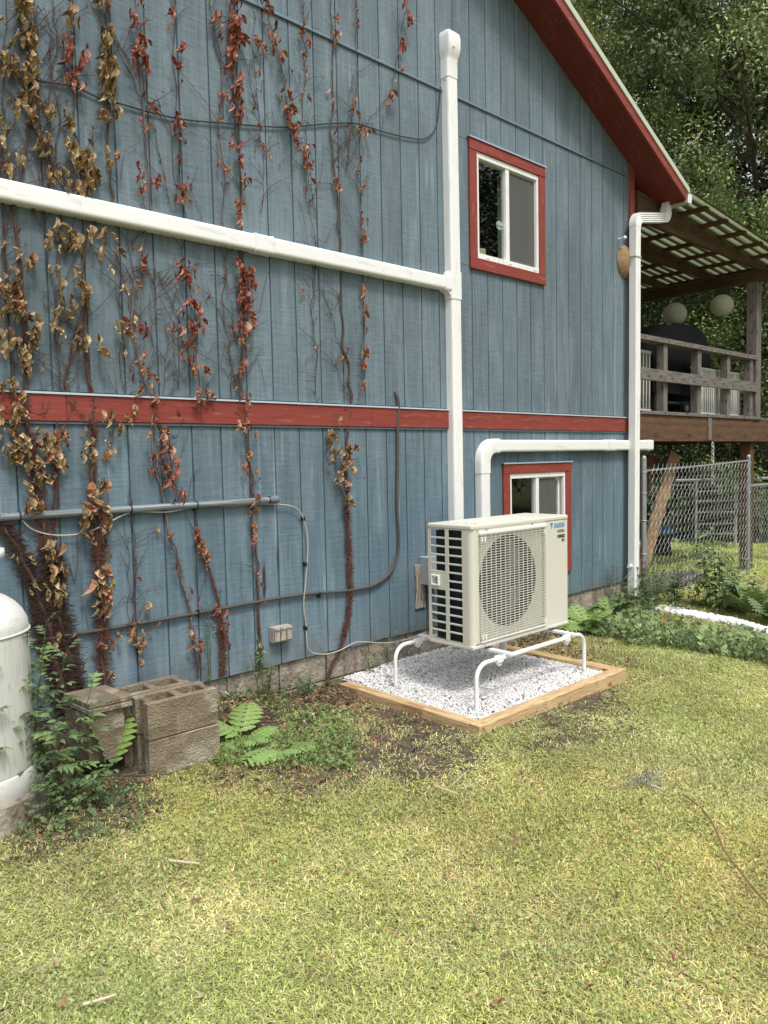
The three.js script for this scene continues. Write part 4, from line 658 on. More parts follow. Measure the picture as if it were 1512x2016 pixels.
    part('shade', new THREE.LatheGeometry(pr, 40).translate(x, y, zz), new THREE.MeshPhysicalMaterial({ color: C(0.5, 0.5, 0.36), roughness: 1, transmission: 0.2, thickness: 0 }), l);
    part('cord', [rod(V(x, y + r * 0.9, zz), V(x, hang, zz), 0.004, 5)], blackM, l);
  }
  // chain
  const ch = thing('chain', 'pale metal chain hanging straight from the deck edge', 'chain', [6.68, DTOP - 0.32, -0.02]), link = new THREE.TorusGeometry(0.024, 0.006, 6, 14).scale(0.75, 1.25, 1), pale = M(0.5, 0.5, 0.47, 0.5);
  for (let i = 0; i < 11; i++) part('link', link.clone().rotateY(i % 2 ? 1.2 : -0.3).translate(6.68 + 0.003 * (i % 3), DTOP - 0.345 - i * 0.046, -0.02), pale, ch);
}
// ---------------------------------------------------------------- things under and beside the deck
{
  const a = onWall(1258, 1135, -0.3), b = onWall(1326, 893, -0.42);
  const oldLumber = new THREE.MeshStandardMaterial({ map: grainTex(256, 512, [0.33, 0.21, 0.11], [0.16, 0.09, 0.04], 0.4, 1.8, 33, 1.5), roughness: 0.85 });
  const pl = (label, dx, dz, m, w) => { const t = thing('leaning_plank', label, 'plank', [a.x + dx, -0.26, a.z + dz], 'planks leaning under the deck'); part('plank_body', metreUV(bar(V(a.x + dx, a.y, a.z + dz), V(b.x + dx, b.y + (dz ? -0.05 : 0), b.z + dz), w, 0.045, -0.45), 'y', dx), m, t); };
  pl('pale brown plank leaning up to the deck behind the mesh fence', 0.02, 0, oldLumber, 0.15); pl('dark brown plank leaning behind the pale one', -0.2, -0.18, brownWood[0], 0.16);
  const slab = (label, x0, x1, y, z0, z1, h, rz) => { const t = thing('weathered_board', label, 'board', [(x0 + x1) / 2, y, (z0 + z1) / 2]); t.rotation.z = rz; const m = shadows(new THREE.Mesh(metreUV(rbox(-(x1 - x0) / 2, (x1 - x0) / 2, 0, h, -(z1 - z0) / 2, (z1 - z0) / 2, 0.01), 'x', x0), greyWood[0])); m.name = 'board_body'; t.add(m); };
  slab('weathered brown board lying flat behind the fence post', 4.95, 6.4, -0.16, -1.5, -0.75, 0.06, 0.0);
  slab('weathered board propped at the foot of the mesh fence', 5.1, 6.9, -0.24, -0.62, -0.18, 0.1, 0.03);
}
function chainLink(x0, x1, y0, y1, z, step, r, sway) {              // woven wire as bent strands, along x
  const geo = []; const n = Math.round((x1 - x0) / step), rows = Math.round((y1 - y0) / step); const s3 = [];
  for (let i = 0; i < n; i++) {
    const p = []; for (let k = 0; k <= rows; k++) p.push(V(x0 + step * (i + ((k + i) % 2 ? 1.03 : -0.03)) + sway(k / rows), y0 + (y1 - y0) * k / rows, z + (k % 2 ? 0.004 : -0.004)));
    const q = new THREE.CurvePath(); for (let k = 0; k < rows; k++) q.add(new THREE.LineCurve3(p[k], p[k + 1]));
    geo.push(new THREE.TubeGeometry(q, rows * 1, r, 3, false));
    if ((rows + i) % 2) s3.push(bar(p[rows].clone().add(V(-0.004, -0.004, 0)), p[rows].clone().add(V(0.012, 0.035, 0)), 0.006, 0.006));
  }
  return [geo, s3];
}
{
  const f = thing('chain_link_fence', 'tall galvanised chain link panel between two posts at the house corner', 'fence', [4.86, -0.3, 0.02]);
  part('post', [rod(V(4.87, -0.4, 0.02), V(4.86, 1.39, 0.02), 0.032, 16)], galv, f); part('post_cap', new THREE.SphereGeometry(0.034, 16, 10).scale(1, 1.3, 1).translate(4.86, 1.395, 0.02), galv, f);
  for (const y of [-0.02, 0.35, 0.72, 1.02, 1.25]) part('band', new THREE.TorusGeometry(0.034, 0.007, 6, 20).rotateX(Math.PI / 2).translate(4.865, y, 0.02), galv, f);
  part('post', [rod(V(7.72, -0.4, 0.02), V(7.7, 1.37, 0.02), 0.026, 14)], galv, f); part('post_cap', new THREE.SphereGeometry(0.03, 14, 8).scale(1, 1.3, 1).translate(7.7, 1.375, 0.02), galv, f);
  for (const y of [0.0, 0.45, 0.9, 1.3]) part('band', new THREE.TorusGeometry(0.028, 0.007, 6, 18).rotateX(Math.PI / 2).translate(7.71, y, 0.02), galv, f);
  part('top_wire', tube([V(4.9, 1.265, 0.02), V(6.3, 1.29, 0.02), V(7.68, 1.33, 0.02)], 0.012, 7, 16), galv, f);
  const [w, k] = chainLink(4.93, 7.66, -0.2, 1.3, 0.03, 0.05, 0.0034, (t) => 0.05 * t);
  const dull = M(0.5, 0.51, 0.51, 0.5, { metalness: 0.3 });
  part('wire_mesh', w, dull, f); part('wire_ends', k, galv, f);
  const g = thing('chain_link_fence', 'lower chain link fence running on behind the taller panel', 'fence', [7.8, -0.3, -0.05]);
  const [w2, k2] = chainLink(7.78, 12.5, -0.25, 0.98, -0.04, 0.05, 0.0028, () => 0);
  part('wire_mesh', w2, dull, g); part('wire_ends', k2, galv, g); part('top_rail', [rod(V(7.74, 0.98, -0.05), V(12.6, 0.98, -0.05), 0.018, 8)], galv, g);
  for (const x of [9.4, 11.2, 12.6]) part('post', [rod(V(x, -0.4, -0.05), V(x, 1.0, -0.05), 0.022, 10)], galv, g);
  // far fence across the back lawn
  const A = V(10.4, -0.25, -4.6), B = V(14.2, -0.25, 0.9), h = thing('far_fence', 'wire fence with pale rails across the far side of the back lawn', 'fence', [12, -0.25, -2.5]), m = M(0.42, 0.43, 0.42, 0.6);
  for (const y of [0.05, 1.02]) part('rail', [rod(A.clone().setY(y - 0.2), B.clone().setY(y - 0.2), 0.02, 8)], m, h);
  for (let i = 0; i <= 4; i++) { const p = A.clone().lerp(B, i / 4); part('post', [rod(p.clone().setY(-0.3), p.clone().setY(0.86), 0.024, 8)], m, h); }
  const wires = []; for (let i = 1; i < 60; i++) { const p = A.clone().lerp(B, i / 60); wires.push(rod(p.clone().setY(-0.2), p.clone().setY(0.82), 0.0022, 3)); } for (let k = 1; k < 9; k++) wires.push(rod(A.clone().setY(-0.2 + k * 0.11), B.clone().setY(-0.2 + k * 0.11), 0.0022, 3));
  part('wire_mesh', wires, m, h);
  // climbing frame ladder, blue tarp
  const D = rayOf(1412, 990); D.setY(0).normalize(); const lp = EYE.clone().addScaledVector(D, 15); const sx = V(-D.z, 0, D.x);
  const lad = thing('playground_ladder', 'pale metal ladder frame standing beyond the back lawn', 'ladder', [lp.x, -0.25, lp.z]); const at = (u, y) => V(lp.x + sx.x * u, y, lp.z + sx.z * u);
  part('upright', [rod(at(-0.35, -0.3), at(-0.35, 0.95), 0.025, 8)], m, lad); part('upright', [rod(at(0.3, -0.3), at(0.3, 0.95), 0.025, 8)], m, lad); part('top_bar', [rod(at(-0.7, 0.95), at(1.2, 0.99), 0.028, 8)], m, lad);
  for (const y of [0.75, 0.57, 0.37, 0.16, -0.02]) part('rung', [rod(at(-0.34, y), at(0.29, y + 0.02), 0.016, 6)], m, lad);
  const d2 = rayOf(1305, 1025); d2.setY(0).normalize(); const tp = EYE.clone().addScaledVector(d2, 13.5); const tarp = thing('blue_tarp', 'crumpled bright blue tarp lying on a low heap beyond the fence', 'tarp', [tp.x, -0.1, tp.z]);
  const tg = new THREE.SphereGeometry(1, 24, 12, 0, Math.PI * 2, 0, Math.PI / 2), q = tg.attributes.position; for (let i = 0; i < q.count; i++) { const n = 0.8 + 0.5 * fbm(q.getX(i) * 3 + 5, q.getZ(i) * 3, 3); q.setXYZ(i, q.getX(i) * 0.17 * n, q.getY(i) * 0.1 * n, q.getZ(i) * 0.17 * n); } tg.computeVertexNormals(); part('sheet', tg.rotateY(0.8).translate(tp.x, 0.14, tp.z), M(0.05, 0.25, 0.6, 0.5), tarp);
  part('heap', new THREE.CylinderGeometry(0.1, 0.16, 0.5, 14).translate(tp.x, -0.1, tp.z), M(0.03, 0.028, 0.022), tarp);
}
// ---------------------------------------------------------------- trees
const dummyUp = V(0, 1, 0);
const treeGeo = (() => { // sprig of leaves
  const r = rngOf(5), out = []; for (let v = 0; v < 2; v++) { const g = []; for (let i = 0; i < 18; i++) { const l = leafGeo(0.075 + 0.035 * r(), (t) => 0.34 * Math.sin(Math.PI * t) * (0.75 + 0.35 * Math.sin(t * 19)) + 0.01, 2, 0.25, 0.35); const a = i * 2.4 + r(), el = -0.5 + r() * 1.0; g.push(l.applyMatrix4(mat4(V(Math.cos(a) * 0.16 * r(), (i - 9) * 0.021, Math.sin(a) * 0.16 * r()), V(Math.cos(a), el, Math.sin(a)), V(0, 1, 0.2)))); } out.push(mergeGeometries(g)); } return out;
})();
const leafMat = new THREE.MeshPhysicalMaterial({ color: C(1, 1, 1), roughness: 0.75, transmission: 0, thickness: 0 });
const barkM = new THREE.MeshStandardMaterial({ map: grainTex(128, 256, [0.09, 0.07, 0.055], [0.025, 0.02, 0.016], 0, 2, 23, 1), roughness: 1 });
function tree(label, x, z, h, rad, low, o) {
  const r = rngOf(o.seed), t = thing('leafy_tree', label, 'tree', [x, -0.3, z], 'trees crowding behind the deck');
  const top = V(x + (r() - 0.5) * 0.8, h * 0.86, z + (r() - 0.5) * 0.8), limbs = [], ends = [];
  part('trunk', taper([V(x, -0.4, z), V(x + 0.1 * r(), h * 0.25, z), V(x + (r() - 0.5) * 0.5, h * 0.55, z + 0.2), top], o.girth ?? 0.24, 0.03, 9, 24), barkM, t);
  const nl = o.limbs ?? 22;
  for (let i = 0; i < nl; i++) {
    const f = i / nl, y = mixn(low, h * 0.92, f), a = i * 2.399 + r() * 0.7, R = rad * Math.sqrt(Math.max(0.05, 1 - Math.pow((f - 0.38) / 0.66, 2))) * (0.75 + 0.45 * r());
    const s = V(x + (top.x - x) * f * 0.8, y * 0.86, z + (top.z - z) * f * 0.8), e = V(x + Math.cos(a) * R, y + R * (0.02 + 0.3 * r()), z + Math.sin(a) * R), m = s.clone().lerp(e, 0.5).add(V(0, 0.25 * R * 0.3, 0));
    limbs.push(taper([s, m, e], mixn(0.085, 0.03, f) * (o.limbR ?? 1), 0.008, 5, 8)); ends.push([s, m, e, R]);
  }
  const trunk = t.children[0]; part('limb', limbs, barkM, trunk);
  const per = (o.sprigs ?? 330) * 0.42, mats = [[], []], cols = [[], []]; const q = new THREE.Quaternion(), e = new THREE.Euler(), c = new THREE.Color();
  for (const [s, m, en, R] of ends) {
    const nc = Math.max(4, Math.round(R * 3.2)), tone = 0.75 + 0.5 * r();
    for (let k = 0; k < nc; k++) {
      const f = 0.32 + 0.75 * (k + r()) / nc, b = s.clone().lerp(m, Math.min(1, f * 2)).lerp(m.clone().lerp(en, Math.max(0, f * 2 - 1)), f > 0.5 ? 1 : 0).add(V((r() - 0.5) * R * 0.5, (r() - 0.45) * R * 0.3, (r() - 0.5) * R * 0.5)), cr = 0.28 + 0.4 * r(), tn = tone * (0.8 + 0.4 * r());
      for (let i = 0; i < per / nc; i++) {
        const d = V(r() - 0.5, (r() - 0.5) * 0.75, r() - 0.5).normalize().multiplyScalar(cr * Math.pow(r(), 0.45)); const p = b.clone().add(d), w = r() < 0.5 ? 0 : 1, sc = (0.8 + 0.6 * r()) * (o.leaf ?? 1);
        q.setFromEuler(e.set((r() - 0.5) * 1.6, r() * 6.3, (r() - 0.5) * 1.6)); mats[w].push(new THREE.Matrix4().compose(p, q, V(sc, sc, sc)));
        const g = tn * (0.75 + 0.5 * r()), [cr0, cg0, cb0] = o.col; const yel = r() < 0.2 ? 1.3 : 1; cols[w].push([cr0 * g * yel, cg0 * g, cb0 * g]);
      }
    }
  }
  const b = t.position, crown = new THREE.Group(); crown.name = 'crown'; t.add(crown);
  for (const w of [0, 1]) { const im = shadows(new THREE.InstancedMesh(treeGeo[w], leafMat, mats[w].length)); im.name = 'leaves'; im.userData.kind = 'stuff'; mats[w].forEach((m, i) => { m.elements[12] -= b.x; m.elements[13] -= b.y; m.elements[14] -= b.z; im.setMatrixAt(i, m); im.setColorAt(i, c.setRGB(...cols[w][i])); }); crown.add(im); }
}
const at2 = (px, d) => { const r = rayOf(px, 900); r.setY(0).normalize(); return [EYE.x + r.x * d, EYE.z + r.z * d]; };
const light = [0.26, 0.345, 0.14], mid2 = [0.175, 0.235, 0.105], mid = [0.14, 0.195, 0.088], dark = [0.09, 0.13, 0.06];
tree('bright green broad tree reaching down beside the gable, nearest of the trees', ...at2(1500, 17.5), 13.5, 4.3, 4.6, { seed: 1, col: light, sprigs: 420, limbs: 32, leaf: 0.85 });
tree('dark tall tree whose crown stands directly over the patio roof', ...at2(1400, 21), 15, 4.8, 2.6, { seed: 2, col: mid, limbs: 34, sprigs: 400, leaf: 1.0 });
tree('mid green tree rising just past the slope of the gable', ...at2(1225, 20), 17, 4.8, 4, { seed: 3, col: mid2, limbs: 36, sprigs: 400, leaf: 0.95 });
tree('dark tree at the outer edge, behind the bright one', ...at2(1590, 23), 15, 5.5, 2.0, { seed: 4, col: dark, limbs: 30, sprigs: 360, leaf: 1.1 });
tree('small leafy tree low behind the slatted gates', ...at2(1430, 17), 4.8, 2.4, 0.5, { seed: 5, col: [0.12, 0.17, 0.05], limbs: 16, sprigs: 260, girth: 0.09, limbR: 0.5, leaf: 0.8 });
tree('small dark tree low behind the covered grill', ...at2(1310, 18), 5.4, 2.8, 0.4, { seed: 6, col: mid, limbs: 18, sprigs: 280, girth: 0.1, limbR: 0.5, leaf: 0.8 });
tree('dense dark tree furthest back in the gap', ...at2(1330, 28), 9, 6.5, 1.0, { seed: 7, col: dark, limbs: 30, sprigs: 330, leaf: 1.5 });
tree('deep green tree furthest back toward the edge', ...at2(1510, 30), 9, 6.5, 0.8, { seed: 8, col: dark, limbs: 30, sprigs: 330, leaf: 1.5 });
// scrub under the trees, one mass
{
  const r = rngOf(99), N = 5500, im = shadows(new THREE.InstancedMesh(treeGeo[0], leafMat, N)), c = new THREE.Color(), q = new THREE.Quaternion(), e = new THREE.Euler(), mm = new THREE.Matrix4();
  for (let i = 0; i < N; i++) { const px = 1215 + 360 * r(), d = 15.6 + 4.5 * r(), [x, z] = at2(px, d), hh = (0.9 + 0.9 * vn(px * 0.02, d * 0.6)), y = -0.25 + hh * Math.pow(r(), 0.8) * (d < 16.4 ? 0.6 : 1), s = 1 + 0.7 * r(); q.setFromEuler(e.set((r() - 0.5) * 1.4, r() * 6.3, (r() - 0.5) * 1.4)); im.setMatrixAt(i, mm.compose(V(x, y, z), q, V(s, s, s))); const g = 0.6 + 0.8 * vn(px * 0.05, y * 3) + 0.3 * r(); im.setColorAt(i, c.setRGB(0.12 * g, 0.165 * g, 0.07 * g)); }
  im.name = 'undergrowth'; tag(im, 'dark scrub massed below the trees beyond the lawn', null, null, 'stuff'); scene.add(im);
}
// ---------------------------------------------------------------- dead creeper on the wall
const dryMap = colorTex(128, 128, (u, v, o) => { const t = fbm(u * 9, v * 7, 4), k = Math.abs(((v * 9 - Math.abs(u - 0.5) * 5) % 1 + 1) % 1 - 0.5) * 2, vein = sstep(0.75, 1, k) * 0.25 + sstep(0.03, 0, Math.abs(u - 0.5)) * 0.3; const m = 0.55 + 0.75 * t - vein; o[0] = o[1] = o[2] = clamp(m * 0.9); });
const dry = (r, g, b) => new THREE.MeshStandardMaterial({ map: dryMap, color: C(r, g, b), roughness: 0.8 });
const PAL = {
  red: [dry(0.4, 0.13, 0.085), dry(0.5, 0.2, 0.14), dry(0.3, 0.08, 0.055), dry(0.62, 0.34, 0.24), dry(0.45, 0.16, 0.1)],
  rust: [dry(0.42, 0.18, 0.1), dry(0.54, 0.3, 0.18), dry(0.33, 0.12, 0.075), dry(0.6, 0.38, 0.25)],
  tan: [dry(0.5, 0.36, 0.19), dry(0.38, 0.26, 0.13), dry(0.64, 0.5, 0.31), dry(0.26, 0.16, 0.085), dry(0.52, 0.3, 0.15)],
  mix: [dry(0.44, 0.31, 0.16), dry(0.5, 0.25, 0.13), dry(0.31, 0.18, 0.095), dry(0.6, 0.43, 0.28)],
};
const dryLeaf = [0.25, 0.6, -0.35, 0.9, 0.1, -0.6, 0.45, 1.1].map((c, i) => { const g = leafGeo(1, ovate(0.3 + 0.06 * (i % 3)), 6, 0.75 + 0.25 * (i % 4), c, 1.1, 40 + i * 7), p = g.attributes.position; for (let k = 0; k < p.count; k++) { const y = p.getY(k), a = (i % 2 ? 1 : -1) * 0.9 * y, x = p.getX(k), z = p.getZ(k); p.setXYZ(k, x * Math.cos(a) - z * Math.sin(a), y, x * Math.sin(a) + z * Math.cos(a)); } g.computeVertexNormals(); return g; });
const stemM = M(0.075, 0.042, 0.032, 0.9), twigM = M(0.1, 0.06, 0.05, 0.9), greyStem = M(0.2, 0.17, 0.15, 0.9), hairM = M(0.13, 0.05, 0.03, 0.95), hairDark = M(0.06, 0.03, 0.022, 0.95);
const vineAt = (path, py) => { for (let i = 0; i < path.length - 1; i++) { const a = path[i], b = path[i + 1]; if ((py - a[1]) * (py - b[1]) <= 0 && a[1] !== b[1]) return mixn(a[0], b[0], (py - a[1]) / (b[1] - a[1])); } return null; };
let vseed = 300;
// paths: [points, radius at the first point, radius at the last]; leaves: [path, y from, y to, count, colours, size, spread]; hair: [path, y from, y to, count, length, material]
function vine(label, paths, leaves, hair = [], twigs = 10, sm = stemM) {
  const r = rngOf(vseed++), p0 = onWall(...paths[0][0][paths[0][0].length - 1]), t = thing('dead_vine', label, 'dead vine', [p0.x, p0.y, 0], 'dead creeper stems on the blue wall');
  const wp = ([x, y], z) => onWall(x, y, z);
  for (const [pts, ra, rb] of paths) {
    const fine = []; for (let i = 0; i < pts.length; i++) { fine.push(wp(pts[i], 0.008 + ra * 0.7 + 0.006 * r())); if (i < pts.length - 1) for (const f of [0.33, 0.66]) fine.push(wp([mixn(pts[i][0], pts[i + 1][0], f) + (r() - 0.5) * 9, mixn(pts[i][1], pts[i + 1][1], f)], 0.008 + ra * 0.5 + 0.012 * r())); }
    part('stem', taper(fine, ra * 0.55, rb * 0.6, 6, fine.length * 3), sm, t);
    const rw = paths.length > 1 && r() < 0.6; if (rw) { const f2 = fine.map((q) => q.clone().add(V((r() - 0.5) * 0.03, 0, 0.004 * r()))); part('stem', taper(f2, ra * 0.4, rb * 0.4, 5, f2.length * 3), twigM, t); }
  }
  const tw = []; const ends = [];
  for (let i = 0; i < twigs * 1.35; i++) {
    const [pts] = paths[i % paths.length], ya = pts[0][1], yb = pts[pts.length - 1][1], y = mixn(ya, yb, 0.03 + 0.94 * r()), x = vineAt(pts, y); if (x === null) continue;
    const s = r() < 0.5 ? -1 : 1, L = 0.07 + 0.42 * r() * r(), a = 0.25 + 0.8 * r(), o = wp([x, y], 0.012), bend = (r() - 0.4) * 0.8;
    const q = [o]; for (let k = 1; k <= 3; k++) { const f = k / 3, an = a + bend * f; q.push(V(o.x + s * Math.sin(an) * L * f, o.y + Math.cos(an) * L * f * (r() < 0.9 ? 1 : -0.6), 0.01 + 0.018 * r())); }
    tw.push(taper(q, 0.0026, 0.0011, 4, 7)); ends.push(q[2], q[3]);
    for (let k = 0; k < 4; k++) { const b = q[1 + Math.floor(r() * 3)], c = b.clone().add(V((r() - 0.5) * 0.035, (r() - 0.3) * 0.035, 0.015 * r())); tw.push(rod(b, c, 0.0011, 3)); }
  }
  if (tw.length) part('twig', tw, twigM, t);
  const putLeaf = (o, col, size) => { if (o.x < 1.75 && o.y > 2.755 && o.y < 2.96) return; const g = dryLeaf[Math.floor(r() * dryLeaf.length)], m = col[Math.floor(r() * r() * 1.3 * col.length) % col.length], s = size * (0.65 + 0.65 * r()); const d = V((r() - 0.5) * 0.42, -1, 0.06 + (r() - 0.5) * 0.3); placed('leaf', g, m, t, mat4(o, d, V((r() - 0.5) * 1.4, 0, 1), s).multiply(new THREE.Matrix4().makeScale(0.55 + 0.4 * r(), 1, 1))); };
  for (let [k, ya, yb, n, pal, size, spread = 0.035] of leaves) {
    n = Math.round(n * 1.1); size *= 1.02; spread *= 1.25;
    const pts = paths[k][0]; let done = 0, guard = 0;
    while (done < n && guard++ < 400) {
      const y = mixn(ya, yb, r()), x = vineAt(pts, y); if (x === null) continue;
      const o = wp([x, y], 0.02 + 0.03 * r()).add(V((r() - 0.5) * 2 * spread, 0, 0)), m = 1 + Math.floor(r() * 2.3);
      for (let j = 0; j < m && done < n; j++, done++) putLeaf(o.clone().add(V((r() - 0.5) * 0.03, (r() - 0.5) * 0.035, 0.025 * r())), PAL[pal], size);
    }
  }
  if (leaves.length && ends.length) for (let i = 0; i < Math.min(ends.length, 5); i++) putLeaf(ends[Math.floor(r() * ends.length)].clone().add(V(0, 0, 0.01)), PAL[leaves[0][4]], leaves[0][5] * 0.8);
  for (const [k, ya, yb, n, len, m] of hair) {
    const g = [], pts = paths[k][0];
    for (let i = 0; i < n; i++) { const y = mixn(ya, yb, r()), x = vineAt(pts, y); if (x === null) continue; const o = wp([x, y], 0.012 + 0.02 * r()), s = r() < 0.5 ? -1 : 1, L = len * (0.35 + 0.9 * r()); o.x += s * len * 0.25 * r(); g.push(bar(o, o.clone().add(V(s * L * (0.5 + 0.5 * r()), (r() - 0.45) * L * 0.9, (r() - 0.35) * L * 0.7)), 0.0026, 0.0016)); }
    const h = part('root_hairs', g, m ?? hairM, t); h.userData.kind = 'stuff';
  }
  return t;
}
vine('thick tan-leaved creeper nearest the outer end of the long white cover',
  [[[[38, -20], [48, 60], [56, 130], [62, 220], [48, 300], [30, 400], [42, 520], [50, 640], [53, 760], [54, 850], [70, 930], [78, 1010], [90, 1070], [105, 1130], [112, 1200], [135, 1290], [150, 1380]], 0.008, 0.02], [[[0, 300], [6, 420], [12, 540], [36, 590], [50, 640]], 0.004, 0.006], [[[92, 200], [100, 330], [88, 450], [104, 560], [108, 660], [118, 690]], 0.004, 0.004]],
  [[0, -20, 235, 62, 'tan', 0.085, 0.03], [0, 300, 420, 8, 'tan', 0.075, 0.06], [0, 480, 560, 14, 'mix', 0.08, 0.07], [0, 590, 800, 30, 'tan', 0.085, 0.06], [0, 800, 950, 44, 'tan', 0.085, 0.07], [0, 960, 1010, 8, 'mix', 0.09, 0.05], [0, 1080, 1200, 16, 'tan', 0.085, 0.04], [1, 520, 600, 9, 'tan', 0.08, 0.04], [0, 1230, 1370, 7, 'mix', 0.06, 0.05]],
  [[0, 600, 850, 200, 0.022], [0, 850, 1100, 520, 0.045], [0, 1080, 1390, 1100, 0.075, hairDark]], 16);
vine('dark bristly stem climbing aslant from the tank toward the wall',
  [[[[-30, 1010], [10, 1040], [30, 1070], [60, 1130], [85, 1200], [100, 1250], [115, 1320], [135, 1400]], 0.014, 0.03]],
  [[0, 1040, 1200, 5, 'tan', 0.07, 0.04]], [[0, 1010, 1240, 800, 0.06, hairDark], [0, 1200, 1400, 1100, 0.08, hairDark]], 4);
vine('creeper with a thick curtain of tan leaves at its top and brown clumps low down',
  [[[[205, -20], [212, 60], [213, 130], [216, 200], [212, 300], [222, 390], [170, 460], [162, 540], [166, 640], [172, 740], [184, 800], [182, 880], [183, 960], [190, 1050], [200, 1150], [200, 1250], [206, 1380]], 0.006, 0.016], [[[166, 600], [142, 680], [129, 740], [130, 780], [150, 812], [178, 835]], 0.006, 0.009]],
  [[0, -20, 215, 64, 'tan', 0.085, 0.03], [0, 215, 330, 12, 'mix', 0.08, 0.05], [0, 425, 480, 20, 'tan', 0.09, 0.08], [0, 500, 580, 8, 'mix', 0.095, 0.05], [0, 600, 720, 14, 'tan', 0.08, 0.07], [0, 790, 890, 12, 'tan', 0.085, 0.07], [0, 930, 1050, 34, 'mix', 0.1, 0.06], [0, 1100, 1210, 30, 'mix', 0.095, 0.045], [0, 1230, 1380, 12, 'mix', 0.07, 0.06]],
  [[0, 560, 830, 220, 0.02], [1, 620, 835, 140, 0.018], [0, 830, 1100, 380, 0.035], [0, 1060, 1390, 700, 0.05]], 16);
vine('creeper with pinkish leaves and one big brown clump just above the long cover',
  [[[[136, -20], [142, 60], [146, 150], [146, 230], [158, 310], [170, 400]], 0.004, 0.006], [[[60, 170], [85, 120], [120, 60], [150, 15]], 0.003, 0.002], [[[100, 60], [95, 200], [90, 300], [80, 400]], 0.003, 0.005]],
  [[0, 0, 60, 8, 'mix', 0.075, 0.03], [0, 70, 165, 22, 'red', 0.085, 0.045], [0, 285, 385, 34, 'tan', 0.105, 0.06], [0, 230, 290, 8, 'tan', 0.075, 0.05], [2, 150, 380, 14, 'tan', 0.075, 0.06]], [], 18);
vine('leggy grey-stemmed creeper with a few red leaves and a forked tangle',
  [[[[268, -20], [272, 50], [275, 130], [283, 210], [290, 300], [297, 410], [283, 470], [276, 530], [262, 590], [260, 650], [282, 740], [303, 800], [300, 880], [318, 960], [330, 1040], [350, 1100], [366, 1170], [385, 1270], [392, 1330]], 0.005, 0.008], [[[254, 460], [262, 540], [254, 600], [258, 640]], 0.003, 0.005], [[[305, 480], [303, 580], [302, 680], [292, 740]], 0.003, 0.004]],
  [[0, -10, 130, 30, 'red', 0.07, 0.035], [0, 180, 300, 8, 'red', 0.06, 0.04], [0, 320, 380, 12, 'red', 0.065, 0.05], [0, 480, 560, 8, 'red', 0.065, 0.03], [0, 600, 650, 8, 'red', 0.07, 0.05], [0, 680, 800, 20, 'rust', 0.07, 0.05], [0, 840, 950, 14, 'rust', 0.07, 0.035], [0, 1040, 1130, 4, 'rust', 0.065, 0.03], [0, 1240, 1290, 10, 'rust', 0.06, 0.03]],
  [[0, 1050, 1330, 180, 0.022]], 22, greyStem);
vine('loose red-leaved creeper that fans into two thin stems above the belt board',
  [[[[343, -20], [345, 60], [346, 160], [349, 240], [354, 320], [366, 430], [358, 490], [370, 560], [388, 640], [392, 740], [400, 830]], 0.005, 0.005], [[[306, 530], [330, 580], [352, 620], [364, 680], [382, 740]], 0.0025, 0.003], [[[224, 70], [250, 110], [276, 150], [290, 190], [312, 200], [338, 270], [350, 380]], 0.0025, 0.004]],
  [[0, 0, 60, 6, 'red', 0.06, 0.03], [0, 80, 160, 10, 'red', 0.065, 0.035], [0, 215, 280, 14, 'red', 0.065, 0.03], [0, 290, 400, 16, 'rust', 0.065, 0.04], [0, 510, 640, 34, 'red', 0.07, 0.045], [1, 600, 720, 14, 'red', 0.075, 0.05], [0, 700, 790, 16, 'rust', 0.075, 0.03]], [], 22);
vine('short creeper hanging in red clusters just under the belt board',
  [[[[305, 790], [318, 840], [332, 880], [335, 930], [348, 960], [362, 985], [390, 1000]], 0.004, 0.003], [[[382, 990], [386, 1060], [395, 1090], [413, 1120], [424, 1160], [436, 1230], [440, 1330]], 0.004, 0.013]],
  [[0, 850, 930, 20, 'red', 0.065, 0.035], [0, 940, 1000, 9, 'red', 0.06, 0.03], [1, 1035, 1110, 16, 'rust', 0.08, 0.03], [1, 1180, 1290, 16, 'red', 0.06, 0.04]], [[1, 1100, 1240, 160, 0.018], [1, 1190, 1335, 520, 0.03]], 10);
vine('densest red creeper, running from the roof past the end of the conduit',
  [[[[455, -20], [462, 50], [460, 140], [463, 230], [472, 320], [470, 430], [478, 530], [482, 620], [470, 740], [478, 800], [486, 860], [492, 920], [498, 980], [495, 1030], [504, 1090], [508, 1160], [508, 1230], [514, 1320]], 0.006, 0.009], [[[452, 700], [462, 740], [472, 780], [490, 830], [495, 850]], 0.003, 0.004], [[[440, 540], [458, 600], [466, 680]], 0.002, 0.003]],
  [[0, -20, 60, 30, 'red', 0.08, 0.04], [0, 60, 180, 34, 'red', 0.075, 0.04], [0, 190, 240, 14, 'red', 0.07, 0.03], [0, 260, 360, 16, 'red', 0.065, 0.045], [0, 380, 460, 14, 'rust', 0.065, 0.03], [0, 510, 650, 64, 'red', 0.075, 0.04], [0, 660, 790, 14, 'rust', 0.065, 0.04], [0, 800, 870, 7, 'rust', 0.065, 0.05], [0, 880, 950, 10, 'rust', 0.07, 0.045], [0, 970, 1000, 10, 'rust', 0.06, 0.03], [0, 1010, 1070, 8, 'rust', 0.055, 0.02], [0, 1100, 1320, 10, 'red', 0.045, 0.02]], [[0, 850, 1320, 260, 0.018]], 24);
